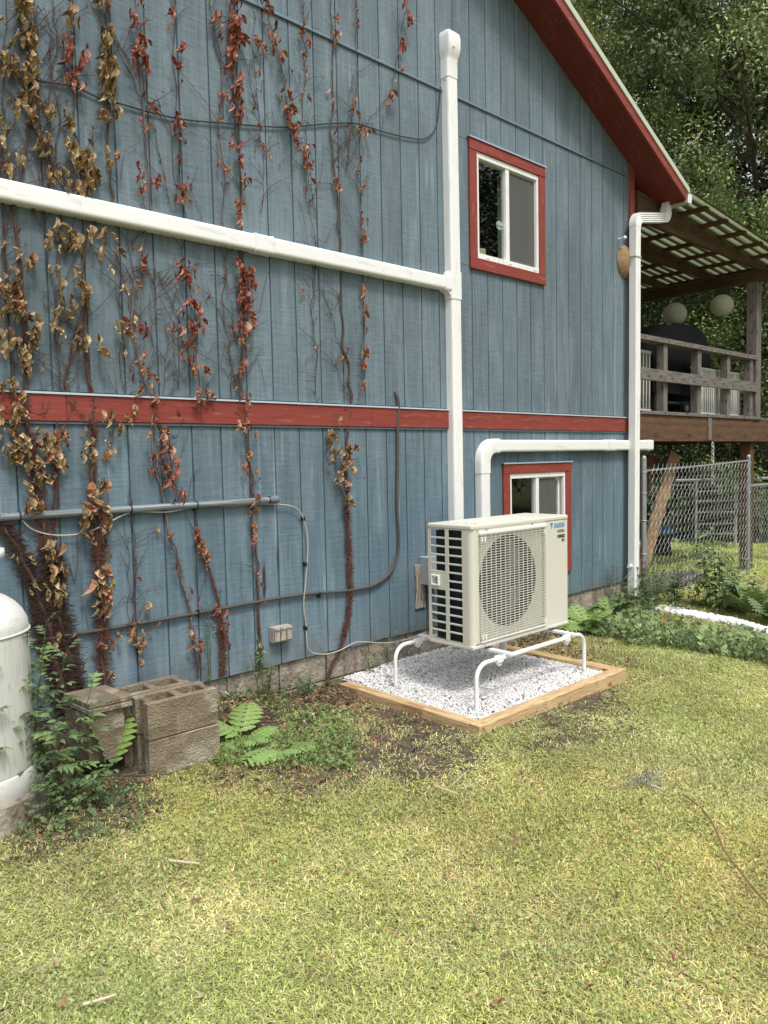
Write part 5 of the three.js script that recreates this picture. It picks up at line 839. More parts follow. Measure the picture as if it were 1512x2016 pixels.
vine('slim creeper with paired red leaves, slanting below the roof joint line',
  [[[[520, -20], [530, 40], [545, 90], [556, 140], [566, 210], [578, 270], [596, 310], [602, 380], [612, 430], [622, 520], [612, 600], [618, 660], [625, 700], [622, 780], [620, 835]], 0.004, 0.003]],
  [[0, -10, 40, 8, 'red', 0.065, 0.04], [0, 60, 120, 10, 'rust', 0.07, 0.05], [0, 170, 240, 22, 'rust', 0.075, 0.03], [0, 255, 300, 10, 'red', 0.07, 0.03], [0, 300, 400, 8, 'red', 0.06, 0.03]], [], 22);
vine('nearly bare creeper with two small leaf clumps between its neighbours',
  [[[[590, -20], [598, 50], [600, 130], [596, 220], [603, 290], [608, 360], [622, 420], [626, 500], [616, 560], [616, 640], [626, 700], [620, 780]], 0.004, 0.003]],
  [[0, 40, 80, 6, 'red', 0.07, 0.03], [0, 100, 200, 10, 'rust', 0.055, 0.03], [0, 280, 380, 12, 'rust', 0.065, 0.03]], [], 20);
vine('tall creeper ending in a bristly rust-brown trunk that leans to the timber edging',
  [[[[655, -20], [657, 80], [655, 180], [650, 260], [658, 330], [666, 420], [670, 500], [670, 600], [673, 680], [688, 730], [690, 800], [686, 850], [682, 930], [684, 1010], [688, 1090], [690, 1160], [686, 1220], [670, 1275], [650, 1320], [635, 1355]], 0.004, 0.015], [[[648, 690], [668, 740], [686, 790]], 0.002, 0.002], [[[636, 570], [660, 650], [672, 690]], 0.002, 0.003], [[[655, 800], [652, 860], [660, 910], [672, 960], [680, 990]], 0.003, 0.004]],
  [[0, 20, 90, 8, 'rust', 0.06, 0.03], [0, 180, 260, 5, 'red', 0.055, 0.03], [0, 330, 400, 9, 'rust', 0.065, 0.035], [0, 690, 720, 4, 'rust', 0.06, 0.02], [3, 820, 960, 26, 'mix', 0.08, 0.04], [0, 850, 1000, 30, 'mix', 0.08, 0.04]],
  [[0, 930, 1000, 130, 0.022], [0, 990, 1250, 900, 0.032], [0, 1230, 1350, 240, 0.025]], 18);
vine('outermost creeper with small red leaves, crossing under the roof joint line',
  [[[[803, -20], [795, 40], [787, 100], [776, 150], [768, 180], [740, 222], [712, 250], [704, 290], [708, 360], [710, 430], [713, 520], [716, 600], [712, 680], [716, 740], [706, 790], [702, 830]], 0.004, 0.003], [[[712, 250], [690, 270], [668, 290], [654, 330]], 0.003, 0.003], [[[700, -20], [700, 80], [702, 180], [692, 260], [680, 340]], 0.003, 0.003]],
  [[0, 0, 40, 9, 'red', 0.065, 0.025], [0, 75, 130, 9, 'red', 0.065, 0.025], [0, 150, 215, 8, 'rust', 0.06, 0.025], [0, 245, 262, 9, 'rust', 0.065, 0.05], [0, 300, 420, 8, 'rust', 0.06, 0.02], [0, 420, 480, 8, 'rust', 0.06, 0.025], [0, 560, 640, 13, 'rust', 0.065, 0.02], [0, 660, 780, 13, 'rust', 0.065, 0.025], [2, 20, 60, 4, 'red', 0.06, 0.02], [2, 180, 240, 4, 'red', 0.055, 0.03]], [], 22);
vine('bare diagonal stems crossing the wall above the long cover with hardly a leaf',
  [[[[-10, 90], [30, 160], [60, 250], [110, 310], [160, 390]], 0.004, 0.003], [[[0, 110], [40, 108], [72, 70], [74, 10]], 0.003, 0.003], [[[215, 60], [260, 150], [305, 250], [320, 330], [340, 420]], 0.003, 0.002], [[[415, 30], [430, 90], [455, 160]], 0.002, 0.002]],
  [[0, 200, 380, 8, 'tan', 0.07, 0.05], [2, 200, 400, 4, 'red', 0.055, 0.03]], [], 16);
vine('bare forked stem low on the wall beneath the outlet-side of the conduit',
  [[[[258, 980], [262, 1040], [268, 1110], [262, 1180], [266, 1240], [272, 1290]], 0.003, 0.006], [[[240, 1010], [256, 1100], [250, 1190], [272, 1290]], 0.002, 0.003]],
  [[0, 1215, 1330, 26, 'mix', 0.06, 0.028], [0, 1120, 1180, 2, 'rust', 0.05, 0.02]], [[0, 1080, 1290, 120, 0.014]], 8);
vine('tan-leaved creeper at the very edge of the wall, beyond the thick one',
  [[[[12, -20], [8, 80], [4, 200], [14, 300], [24, 400], [4, 500], [14, 620], [28, 720], [14, 820], [30, 900]], 0.005, 0.006], [[[-12, 300], [30, 360], [70, 420]], 0.003, 0.003]],
  [[0, 10, 120, 14, 'tan', 0.085, 0.04], [0, 180, 280, 12, 'tan', 0.08, 0.05], [0, 290, 400, 18, 'tan', 0.07, 0.06], [0, 540, 620, 16, 'mix', 0.085, 0.05], [0, 640, 800, 16, 'tan', 0.075, 0.05], [0, 800, 900, 22, 'tan', 0.085, 0.05]], [[0, 500, 900, 120, 0.02]], 26);
vine('thin tan creeper strung between the thick curtain and its tan neighbour',
  [[[[100, -20], [112, 70], [104, 160], [118, 250], [106, 340], [120, 430], [112, 520], [122, 600], [112, 690], [118, 780], [108, 860], [112, 940], [106, 1060], [116, 1160]], 0.004, 0.005], [[[60, 210], [90, 300], [130, 380]], 0.003, 0.003], [[[185, 330], [150, 420], [125, 520]], 0.003, 0.003]],
  [[0, 200, 260, 10, 'tan', 0.075, 0.05], [0, 330, 400, 18, 'tan', 0.08, 0.06], [0, 420, 480, 16, 'tan', 0.08, 0.05], [0, 520, 640, 22, 'tan', 0.08, 0.06], [0, 830, 900, 26, 'mix', 0.085, 0.06], [0, 1050, 1150, 14, 'mix', 0.08, 0.03]], [[0, 860, 1160, 420, 0.022]], 30);
vine('thin rust-leaved creeper between the two leafy red ones under the roof joint line',
  [[[[415, -20], [420, 70], [436, 150], [430, 240], [442, 330], [436, 420], [444, 520], [440, 610], [452, 700], [456, 790]], 0.003, 0.003], [[[505, 20], [500, 120], [512, 240], [520, 330], [514, 420]], 0.0025, 0.0025]],
  [[0, 0, 70, 8, 'red', 0.065, 0.04], [0, 140, 240, 6, 'rust', 0.06, 0.03], [0, 300, 360, 6, 'red', 0.055, 0.03], [1, 40, 140, 9, 'rust', 0.065, 0.03], [1, 240, 420, 8, 'rust', 0.055, 0.03]], [], 30);
vine('slim bare creeper crossing the belt board between the curtain and the leggy one',
  [[[[232, 470], [236, 560], [240, 640], [236, 720], [244, 790], [222, 850], [205, 900]], 0.003, 0.003], [[[330, 640], [324, 760], [316, 850], [326, 930]], 0.0025, 0.003]],
  [[0, 480, 560, 5, 'tan', 0.07, 0.04], [0, 620, 700, 9, 'tan', 0.075, 0.04], [0, 790, 880, 10, 'tan', 0.075, 0.05], [1, 820, 930, 10, 'rust', 0.065, 0.03]], [], 18);
// ---------------------------------------------------------------- plants
const leafM = (r, g, b, tr = 0.3) => new THREE.MeshPhysicalMaterial({ color: C(r, g, b), roughness: 0.6, transmission: tr, thickness: 0 });
const lobed = (n, w, seed) => { const r = rngOf(seed), g = []; g.push(leafGeo(0.5, lance(0.3), 3, 0.2, 0.3).translate(0, 0.5, 0)); g.push(leafGeo(0.6, () => 0.02, 2, 0, 0.1)); for (let i = 0; i < n; i++) { const f = 0.18 + 0.42 * i / (n - 1); for (const s of [-1, 1]) g.push(leafGeo(0.36 + 0.16 * f, lance(w), 3, 0.25, 0.4, 0.1, seed + i).applyMatrix4(mat4(V(0, f, 0), V(s, 0.75 + 0.4 * r(), 0.15 * (r() - 0.3)), V(0, 0, 1)))); } return mergeGeometries(g); };
const MUG = [lobed(3, 0.3, 3), lobed(3, 0.27, 8), lobed(2, 0.36, 15)];
const OVAL = [leafGeo(1, (t) => 0.2 * Math.sin(Math.PI * Math.pow(t, 0.8)) + 0.01, 5, 0.25, 0.5), leafGeo(1, (t) => 0.17 * Math.sin(Math.PI * Math.pow(t, 0.7)) + 0.01, 5, 0.35, 0.8, 0.3, 5)];
const frondGeo = (pairs, wide, curl, fine) => { const g = []; const at = (t) => V(0, Math.sin(Math.min(1.6, t * curl + 0.0001)) / curl, (1 - Math.cos(t * curl)) / -curl), dirAt = (t) => V(0, Math.cos(t * curl), -Math.sin(t * curl));
  g.push(taper([at(0), at(0.35), at(0.7), at(1)], 0.009, 0.002, 4, 9)); for (let i = 0; i < pairs; i++) { const t = 0.24 + 0.74 * i / (pairs - 1), u = (t - 0.24) / 0.76, L = wide * (fine ? Math.sin(Math.PI * (0.18 + 0.8 * u)) : Math.pow(Math.sin(Math.PI * (0.24 + 0.72 * u)), 0.8)) + 0.02; for (const s of [-1, 1]) { const d = dirAt(t), nrm = V(0, Math.sin(t * curl), Math.cos(t * curl)); const q = V(s, 0, 0).addScaledVector(d, fine ? 0.35 : 0.55); g.push(leafGeo(L, fine ? lance(0.17) : (x) => 0.17 * Math.pow(Math.sin(Math.PI * clamp(x * 0.86 + 0.12)), 0.7) * (1 + 0.22 * Math.sin(x * 26)), fine ? 3 : 7, 0.18, 0.35, 0.15, i * 3 + s).applyMatrix4(mat4(at(t), q, nrm))); } } return mergeGeometries(g.map(plain)); };
const FROND = [frondGeo(8, 0.36, 0.9, false), frondGeo(9, 0.32, 1.3, false)], UPR = [frondGeo(8, 0.34, 0.4, false), frondGeo(9, 0.3, 0.55, false)], FINE = [frondGeo(18, 0.24, 1.0, true), frondGeo(16, 0.22, 1.4, true)];
let pseed = 900;
function herb(name, label, cat, base, o) {                          // stems with leaves set round them
  const r = rngOf(pseed++), t = thing(name, label, cat, [base.x, base.y, base.z], o.group), ms = o.mats; 
  for (let s = 0; s < o.stems; s++) {
    const a = r() * 6.28, sp = o.spread * Math.sqrt(r()), b = V(base.x + Math.cos(a) * sp * 0.5, base.y - 0.03, base.z + Math.sin(a) * sp * 0.5), h = o.h * (0.6 + 0.5 * r()), lean = V(Math.cos(a) * sp + (o.lean?.[0] ?? 0) * h, h, Math.sin(a) * sp + (o.lean?.[1] ?? 0) * h), m = b.clone().addScaledVector(lean, 0.5).add(V(0, h * 0.06, 0)), e = b.clone().add(lean);
    part('stem', taper([b, m, e], 0.0045, 0.0015, 5, 8), o.stemM ?? leafStem, t);
    const n = Math.round(o.leaves * (0.7 + 0.5 * r()));
    for (let i = 0; i < n; i++) { const f = 0.22 + 0.8 * Math.pow((i + 0.6) / n, 0.85), p = f < 0.5 ? b.clone().lerp(m, f * 2) : m.clone().lerp(e, Math.min(1, f * 2 - 1)), an = i * 2.4 + r() * 0.8, up = f > 0.9 ? 0.9 : 0.1 + 0.45 * r(), L = o.size * (0.65 + 0.5 * r()) * (f > 0.9 ? 0.75 : 1.1 - 0.35 * f); placed('leaf', o.geo[Math.floor(r() * o.geo.length)], ms[Math.floor(r() * ms.length)], t, mat4(p, V(Math.cos(an), up, Math.sin(an)), V(0, 1, 0.001), L)); }
  }
  return t;
}
const leafStem = M(0.09, 0.11, 0.04, 0.8);
const G1 = [leafM(0.12, 0.19, 0.075), leafM(0.15, 0.235, 0.09), leafM(0.09, 0.15, 0.06), leafM(0.2, 0.3, 0.1)], G2 = [leafM(0.1, 0.155, 0.06, 0), leafM(0.14, 0.2, 0.08, 0), leafM(0.08, 0.125, 0.05, 0)], FG = [leafM(0.25, 0.38, 0.1), leafM(0.2, 0.32, 0.08)], FD = [leafM(0.05, 0.085, 0.034), leafM(0.07, 0.11, 0.04)];
function fern(label, base, n, L, o = {}) {
  const r = rngOf(pseed++), t = thing('fern', label, 'fern', [base.x, base.y, base.z], o.group);
  for (let i = 0; i < n; i++) { const a = (o.a0 ?? 0) + i * (o.arc ?? 6.28) / n + (r() - 0.5) * 0.6, tilt = (o.tilt ?? 0.7) + (r() - 0.5) * 0.5, d = V(Math.cos(a) * Math.sin(tilt), Math.cos(tilt), Math.sin(a) * Math.sin(tilt)), gs = o.fine ? FINE : o.upright ? UPR : FROND; placed('frond', gs[i % gs.length], (o.mats ?? FG)[i % 2], t, mat4(base.clone().add(V((r() - 0.5) * 0.06, -0.01, (r() - 0.5) * 0.06)), d, V(-Math.cos(a), 1.2, -Math.sin(a)), L * (0.7 + 0.45 * r()))); }
  return t;
}
const onG = (px, py) => { let p = onLevel(px, py, -0.18); for (let i = 0; i < 3; i++) p = onLevel(px, py, gh(p.x, p.z)); return p; };
// by the tank and the blocks
const mug = (label, px, py, o) => herb('mugwort', label, 'weed', onG(px, py), { stems: 4, leaves: 12, h: 0.5, spread: 0.17, size: 0.15, geo: MUG, mats: G1, group: 'lobed-leaf weeds by the tank', ...o });
mug('tall lobed-leaf weed in front of the tank', 45, 1585, { h: 0.85, stems: 7, lean: [0.05, 0.1] });
mug('lobed-leaf weed leaning out between the tank and the blocks', 92, 1585, { h: 0.66, stems: 6, lean: [0, 0.05] });
mug('lobed-leaf weed at the very edge of the tank foot', 2, 1600, { h: 0.85, stems: 7 });
mug('short lobed-leaf weed beside the leaning fern', 120, 1590, { h: 0.26, stems: 3, size: 0.09 });
mug('lobed-leaf seedling between tank weeds and turf', 70, 1640, { h: 0.2, stems: 4, size: 0.06 });
mug('low lobed-leaf weed at the foot of the block stood on end', 160, 1560, { h: 0.16, stems: 3, size: 0.06 });
fern('bright upright fern before the rear blocks', onG(214, 1530), 2, 0.36, { tilt: 0.12, upright: true });
fern('dark feathery fern spreading low before the blocks', onG(165, 1580), 8, 0.3, { tilt: 1.15, fine: true, mats: FD });
fern('bright green fern at the corner of the block pile', onG(480, 1462), 7, 0.3, { tilt: 0.75 });
fern('bright green fern with spread fronds out on the turf edge', onG(555, 1478), 8, 0.29, { tilt: 0.9 });
// along the foundation
const wallG = { mats: G2, geo: MUG, stems: 3, leaves: 9, h: 0.2, spread: 0.08, size: 0.055, group: 'small weeds along the foundation' };
const onFoot = (px, z) => { const p = onWall(px, 1250, z); return V(p.x, gh(p.x, z), z); };
herb('wall_weed', 'small weed below the outlet box', 'weed', onFoot(520, 0.07), { ...wallG, h: 0.32, stems: 5 });
herb('wall_weed', 'thin tall weed against the planks near the outlet box', 'weed', onFoot(410, 0.05), { ...wallG, stems: 2, h: 0.62, spread: 0.03, leaves: 12, size: 0.05, mats: G1 });
herb('wall_weed', 'sprig growing up the wall at the stand leg', 'weed', onFoot(768, 0.05), { ...wallG, h: 0.46, stems: 3, mats: G1, size: 0.06 });
herb('wall_weed', 'sprig at the foundation beside the gravel corner', 'weed', onFoot(738, 0.06), { ...wallG, h: 0.3 });
herb('wall_weed', 'scrawny weed under the end of the heat pump', 'weed', onFoot(905, 0.08), { ...wallG, h: 0.26 });
herb('wall_weed', 'low weed under the loop of the white wire', 'weed', onFoot(600, 0.08), { ...wallG, h: 0.2, stems: 4 });
const p5 = onWall(505, 1285); herb('climbing_sprig', 'fresh green sprig climbing the stem next to the outlet box', 'weed', V(p5.x, p5.y - 0.08, 0.03), { ...wallG, geo: OVAL, mats: FG, h: 0.24, spread: 0.02, stems: 2, leaves: 7, size: 0.06 });
// right of the heat pump and round the corner
fern('big bright fern against the foundation past the heat pump', V(3.42, -0.23, 0.22), 10, 0.44, { tilt: 0.55 });
fern('pale fern just behind the big bright one', V(3.95, -0.24, 0.12), 6, 0.5, { tilt: 0.5, mats: [leafM(0.13, 0.2, 0.06), FG[1]] });
const cor = { geo: MUG, mats: G2, stems: 5, leaves: 17, h: 0.5, spread: 0.18, size: 0.115, group: 'dark weeds round the downspout foot' };
herb('corner_weed', 'slender weed standing tall against the planks before the corner', 'weed', V(4.15, -0.24, 0.06), { ...cor, h: 0.85, stems: 2, spread: 0.04, size: 0.07 });
herb('corner_weed', 'dark bushy weed in front of the downspout foot', 'weed', V(4.4, -0.24, 0.28), { ...cor, stems: 8, h: 0.5 });
herb('corner_weed', 'dark weed between downspout and fence post', 'weed', V(4.75, -0.25, 0.22), { ...cor, stems: 7, h: 0.55 });
herb('corner_weed', 'low weed spilling from the foundation before the corner', 'weed', V(4.0, -0.24, 0.3), { ...cor, h: 0.3, stems: 7 });
herb('corner_weed', 'weed growing through the foot of the tall mesh panel', 'weed', V(5.3, -0.26, 0.18), { ...cor, h: 0.45, stems: 7 });
const shrub = { geo: OVAL, mats: G1, stems: 8, leaves: 21, h: 0.8, spread: 0.3, size: 0.17, group: 'leafy shrubs before the mesh fence' };
herb('leafy_shrub', 'tall leafy shrub in front of the second fence post', 'shrub', onLevel(1415, 1205, -0.26), { ...shrub, stems: 11, h: 0.86 });
herb('leafy_shrub', 'darker shrub low beside the tall leafy one', 'shrub', onLevel(1470, 1212, -0.26), { ...shrub, mats: G2, h: 0.5, stems: 9, size: 0.12 });
herb('leafy_shrub', 'small shrub at the edge of the white stone strip', 'shrub', onLevel(1375, 1208, -0.26), { ...shrub, mats: G2, h: 0.36, stems: 7, size: 0.1 });
fern('yellow-green feathery fern beyond the tall shrub', onLevel(1478, 1218, -0.26), 9, 0.46, { tilt: 0.3, upright: true, mats: [leafM(0.26, 0.34, 0.1), leafM(0.2, 0.28, 0.08)] });
fern('feathery fern at the outer edge beyond the stone strip', onLevel(1520, 1232, -0.26), 8, 0.4, { tilt: 0.3, mats: G1 });
// ---------------------------------------------------------------- white stones from the downspout, edged by a board
{
  const r = rngOf(31), N = 2600, g = new THREE.IcosahedronGeometry(1, 0), im = shadows(new THREE.InstancedMesh(g, M(1, 1, 1, 0.85), N)), c = new THREE.Color(), q = new THREE.Quaternion(), e = new THREE.Euler(), mm = new THREE.Matrix4();
  const A = onLevel(1282, 1203, -0.25), B = onLevel(1432, 1232, -0.26), D = onLevel(1512, 1252, -0.26), path = (t) => t < 0.6 ? A.clone().lerp(B, t / 0.6) : B.clone().lerp(D, (t - 0.6) / 0.4);
  for (let i = 0; i < N; i++) { const t = r(), p = path(t * (0.7 + 0.4 * r())), w = (r() - 0.5) * (t > 0.6 ? 0.09 : 0.17); const s = 0.014 + 0.012 * r(); q.setFromEuler(e.set(r() * 6, r() * 6, r() * 6)); im.setMatrixAt(i, mm.compose(V(p.x + w * 1.1, gh(p.x, p.z) + 0.012 + 0.04 * r() * (1 - Math.abs(w) * 4), p.z + w * 0.3), q, V(s, s * 0.8, s))); const k = 0.62 + 0.22 * r(); im.setColorAt(i, c.setRGB(k, k, k * 0.98)); }
  im.name = 'white_stones'; tag(im, 'strip of white stones running out from the downspout foot', null, null, 'stuff'); scene.add(im);
  const P = onLevel(1335, 1203, -0.19), Q = onLevel(1440, 1226, -0.19), b = thing('edging_board', 'flat brown board edging the strip of white stones', 'board', [P.x, -0.25, P.z]);
  part('plank', metreUV(bar(P.clone().add(V(0.16, 0, -0.16)).setY(-0.215), Q.clone().add(V(0.14, 0, -0.14)).setY(-0.215), 0.14, 0.03, 0).applyMatrix4(new THREE.Matrix4()), 'x'), greyWood[1], b);
}
// ---------------------------------------------------------------- loose leaves, weeds and grass
const fillInst = (name, label, geo, mat, list, kind = 'stuff') => { const im = shadows(new THREE.InstancedMesh(geo, mat, list.length)), c = new THREE.Color(); list.forEach(([m, col], i) => { im.setMatrixAt(i, m); im.setColorAt(i, c.setRGB(...col)); }); im.name = numbered(name); tag(im, label, null, null, kind); scene.add(im); return im; };
const _qq = new THREE.Quaternion(), _ee = new THREE.Euler();
const comp = (x, y, z, rx, ry, rz, s, sy = s) => new THREE.Matrix4().compose(V(x, y, z), _qq.setFromEuler(_ee.set(rx, ry, rz, 'YXZ')), V(s, sy, s));
const blocked = (x, z) => (x > FR.x0 - 0.01 && x < FR.x1 + 0.01 && z > FR.z0 - 0.2 && z < FR.z1 + 0.01) || (x < XC + 0.12 && z < 0.0) || (x > -1.27 && x < -0.83 && z > 0.16 && z < 0.6) || (x > -1.5 && x < -1.28 && z > 0.14 && z < 0.43) || Math.hypot(x + 2.035, z - 0.35) < 0.3;
{
  const r = rngOf(71), L = [], T = [], W = [];
  for (let i = 0; i < 5200; i++) { const x = mixn(-2.2, 4.2, r()), z = 0.01 + 1.5 * r() * r() + (x > 0.3 && x < 2.2 ? 0 : 0); if (blocked(x, z) || r() > bare(x, z) * 0.9 + 0.03) continue; const k = r(); L.push([comp(x, gh(x, z) + 0.006 + 0.02 * r() * sstep(0.3, 0, z), z, 1.2 + 0.9 * r(), r() * 6.3, r(), 0.02 + 0.035 * r()), k < 0.25 ? [0.34, 0.17, 0.1] : k < 0.6 ? [0.16, 0.09, 0.05] : k < 0.8 ? [0.28, 0.22, 0.13] : [0.07, 0.045, 0.03]]); }
  for (let i = 0; i < 5200; i++) { const x = mixn(-2.3, 4.6, r()), z = 0.02 + 1.9 * r() * r(); if (blocked(x, z) || r() > bare(x, z) * 0.9 + 0.06) continue; const s = 0.05 + 0.14 * r() * r(), k = 0.6 + 0.8 * r(); T.push([comp(x, gh(x, z) + 0.008 + 0.015 * r(), z, Math.PI / 2 + (r() - 0.5) * 0.35, r() * 6.3, 0, 1, s), [0.17 * k, 0.12 * k, 0.08 * k]]); }
  for (let i = 0; i < 60; i++) { const p = onG(mixn(40, 1480, r()), mixn(1480, 2000, r())); if (blocked(p.x, p.z)) continue; L.push([comp(p.x, p.y + 0.03, p.z, 1.3 + 0.5 * r(), r() * 6.3, r(), 0.018 + 0.025 * r()), r() < 0.5 ? [0.3, 0.15, 0.09] : [0.34, 0.26, 0.15]]); }
  for (let i = 0; i < 26; i++) L.push([comp(mixn(0.6, 2.0, r()), -0.145 + 0.01 * r(), mixn(0.15, 1.2, r()), 1.3 + 0.5 * r(), r() * 6.3, r(), 0.014 + 0.02 * r()), [0.2, 0.13, 0.08]]);
  fillInst('leaf_litter', 'dead leaves strewn along the foot of the wall', dryLeaf[1], M(1, 1, 1, 0.9), L); fillInst('twig_litter', 'fine dead twigs and stalks strewn over the bare soil', new THREE.CylinderGeometry(0.0012, 0.002, 1, 4), M(1, 1, 1, 0.9), T);
  // broad weeds: the mound past the heat pump, patches before the ferns
  const mound = [onLevel(1215, 1248, -0.24), onLevel(1275, 1262, -0.24), onLevel(1340, 1270, -0.25), onLevel(1400, 1280, -0.25), onLevel(1460, 1288, -0.25), onLevel(1500, 1294, -0.25), onLevel(1540, 1300, -0.25), onLevel(1245, 1238, -0.24)];
  for (let i = 0; i < 3000; i++) { const b = mound[Math.floor(r() * mound.length)], a = r() * 6.3, d = 0.25 * Math.sqrt(r()), x = b.x + Math.cos(a) * d * 1.1, z = b.z + Math.sin(a) * d; if (blocked(x, z)) continue; const h = (0.015 + 0.17 * Math.pow(vn(x * 5, z * 5), 1.5)) * (1 - Math.pow(d / 0.27, 2) * 0.6), k = 0.55 + 0.9 * r(), y = gh(x, z) + h * Math.pow(r(), 0.6); W.push([comp(x, y, z, 0.2 + r() * 1.1, r() * 6.3, (r() - 0.5) * 0.9, 0.035 + 0.05 * r()), r() < 0.08 ? [0.36, 0.42, 0.22] : [0.175 * k, 0.24 * k, 0.1 * k]]); }
  for (let i = 0; i < 2600; i++) { const px = mixn(420, 700, r()), py = mixn(1395, 1520, r()), p = onLevel(px, py, -0.17); if (blocked(p.x, p.z) || vn(p.x * 5, p.z * 5) < 0.4) continue; const k = 0.7 + 0.8 * r(); W.push([comp(p.x, gh(p.x, p.z) + 0.004 + 0.035 * r(), p.z, 0.7 + r() * 0.8, r() * 6.3, (r() - 0.5) * 0.6, 0.018 + 0.022 * r()), r() < 0.03 ? [0.5, 0.52, 0.42] : [0.12 * k, 0.19 * k, 0.05 * k]]); }
  for (let i = 0; i < 620; i++) { const px = mixn(-20, 290, r()), py = mixn(1530, 1665, r()), p = onLevel(px, py, -0.16); if (blocked(p.x, p.z)) continue; const k = 0.6 + 0.8 * r(); W.push([comp(p.x, gh(p.x, p.z) + 0.004 + 0.05 * r() * r(), p.z, 0.6 + r() * 0.9, r() * 6.3, (r() - 0.5) * 0.6, 0.018 + 0.022 * r()), [0.1 * k, 0.16 * k, 0.055 * k]]); }
  for (let i = 0; i < 900; i++) { const x = mixn(-2, 4.5, r()), z = 0.03 + 0.3 * r() * r(); if (blocked(x, z)) continue; const k = 0.6 + 0.8 * r(); W.push([comp(x, gh(x, z) + 0.05 * r(), z, 0.5 + r(), r() * 6.3, 0, 0.02 + 0.025 * r()), [0.085 * k, 0.13 * k, 0.045 * k]]); }
  for (let i = 0; i < 420; i++) { const b = mound[Math.floor(r() * mound.length)], a = r() * 6.3, d = 0.3 * Math.sqrt(r()), x = b.x + Math.cos(a) * d * 1.2, z = b.z + Math.sin(a) * d, k = 0.8 + 0.7 * r(); if (blocked(x, z)) continue; W.push([comp(x, gh(x, z) + 0.02 + 0.1 * r(), z, -0.2 + r() * 0.5, r() * 6.3, (r() - 0.5) * 0.5, 0.07 + 0.05 * r()), [0.22 * k, 0.29 * k, 0.12 * k]]); }
  fillInst('ground_cover', 'low broad weeds in a mound past the heat pump and in patches', MUG[2], M(1, 1, 1, 0.7), W);
  // broad little leaves in the turf
  const K = []; for (let i = 0; i < 60000; i++) { const d = 1.7 + 6 * r(), p = rayOf(mixn(-60, 1570, r()), 1000); p.setY(0).normalize(); const x = EYE.x + p.x * d, z = EYE.z + p.z * d; if (blocked(x, z) || z < 0.1) continue; const cl = fbm(x * 1.9 + 60, z * 1.9 + 7, 3); if (r() > sstep(0.46, 0.66, cl) * 0.9 * (1 - bare(x, z)) + 0.12) continue; const k = 0.75 + 0.6 * r(); K.push([comp(x, gh(x, z) + 0.012 + 0.022 * r(), z, 1.0 + (r() - 0.5) * 0.9, r() * 6.3, (r() - 0.5) * 0.5, 0.007 + 0.009 * r()), [0.26 * k, 0.33 * k, 0.11 * k]]); }
  fillInst('turf_weeds', 'small broad leaves of clover and plantain among the grass', leafGeo(1, (t) => 0.36 * Math.sin(Math.PI * Math.pow(t, 0.8)) + 0.02, 3, 0.2, 0.4), M(1, 1, 1, 0.7), K);
}
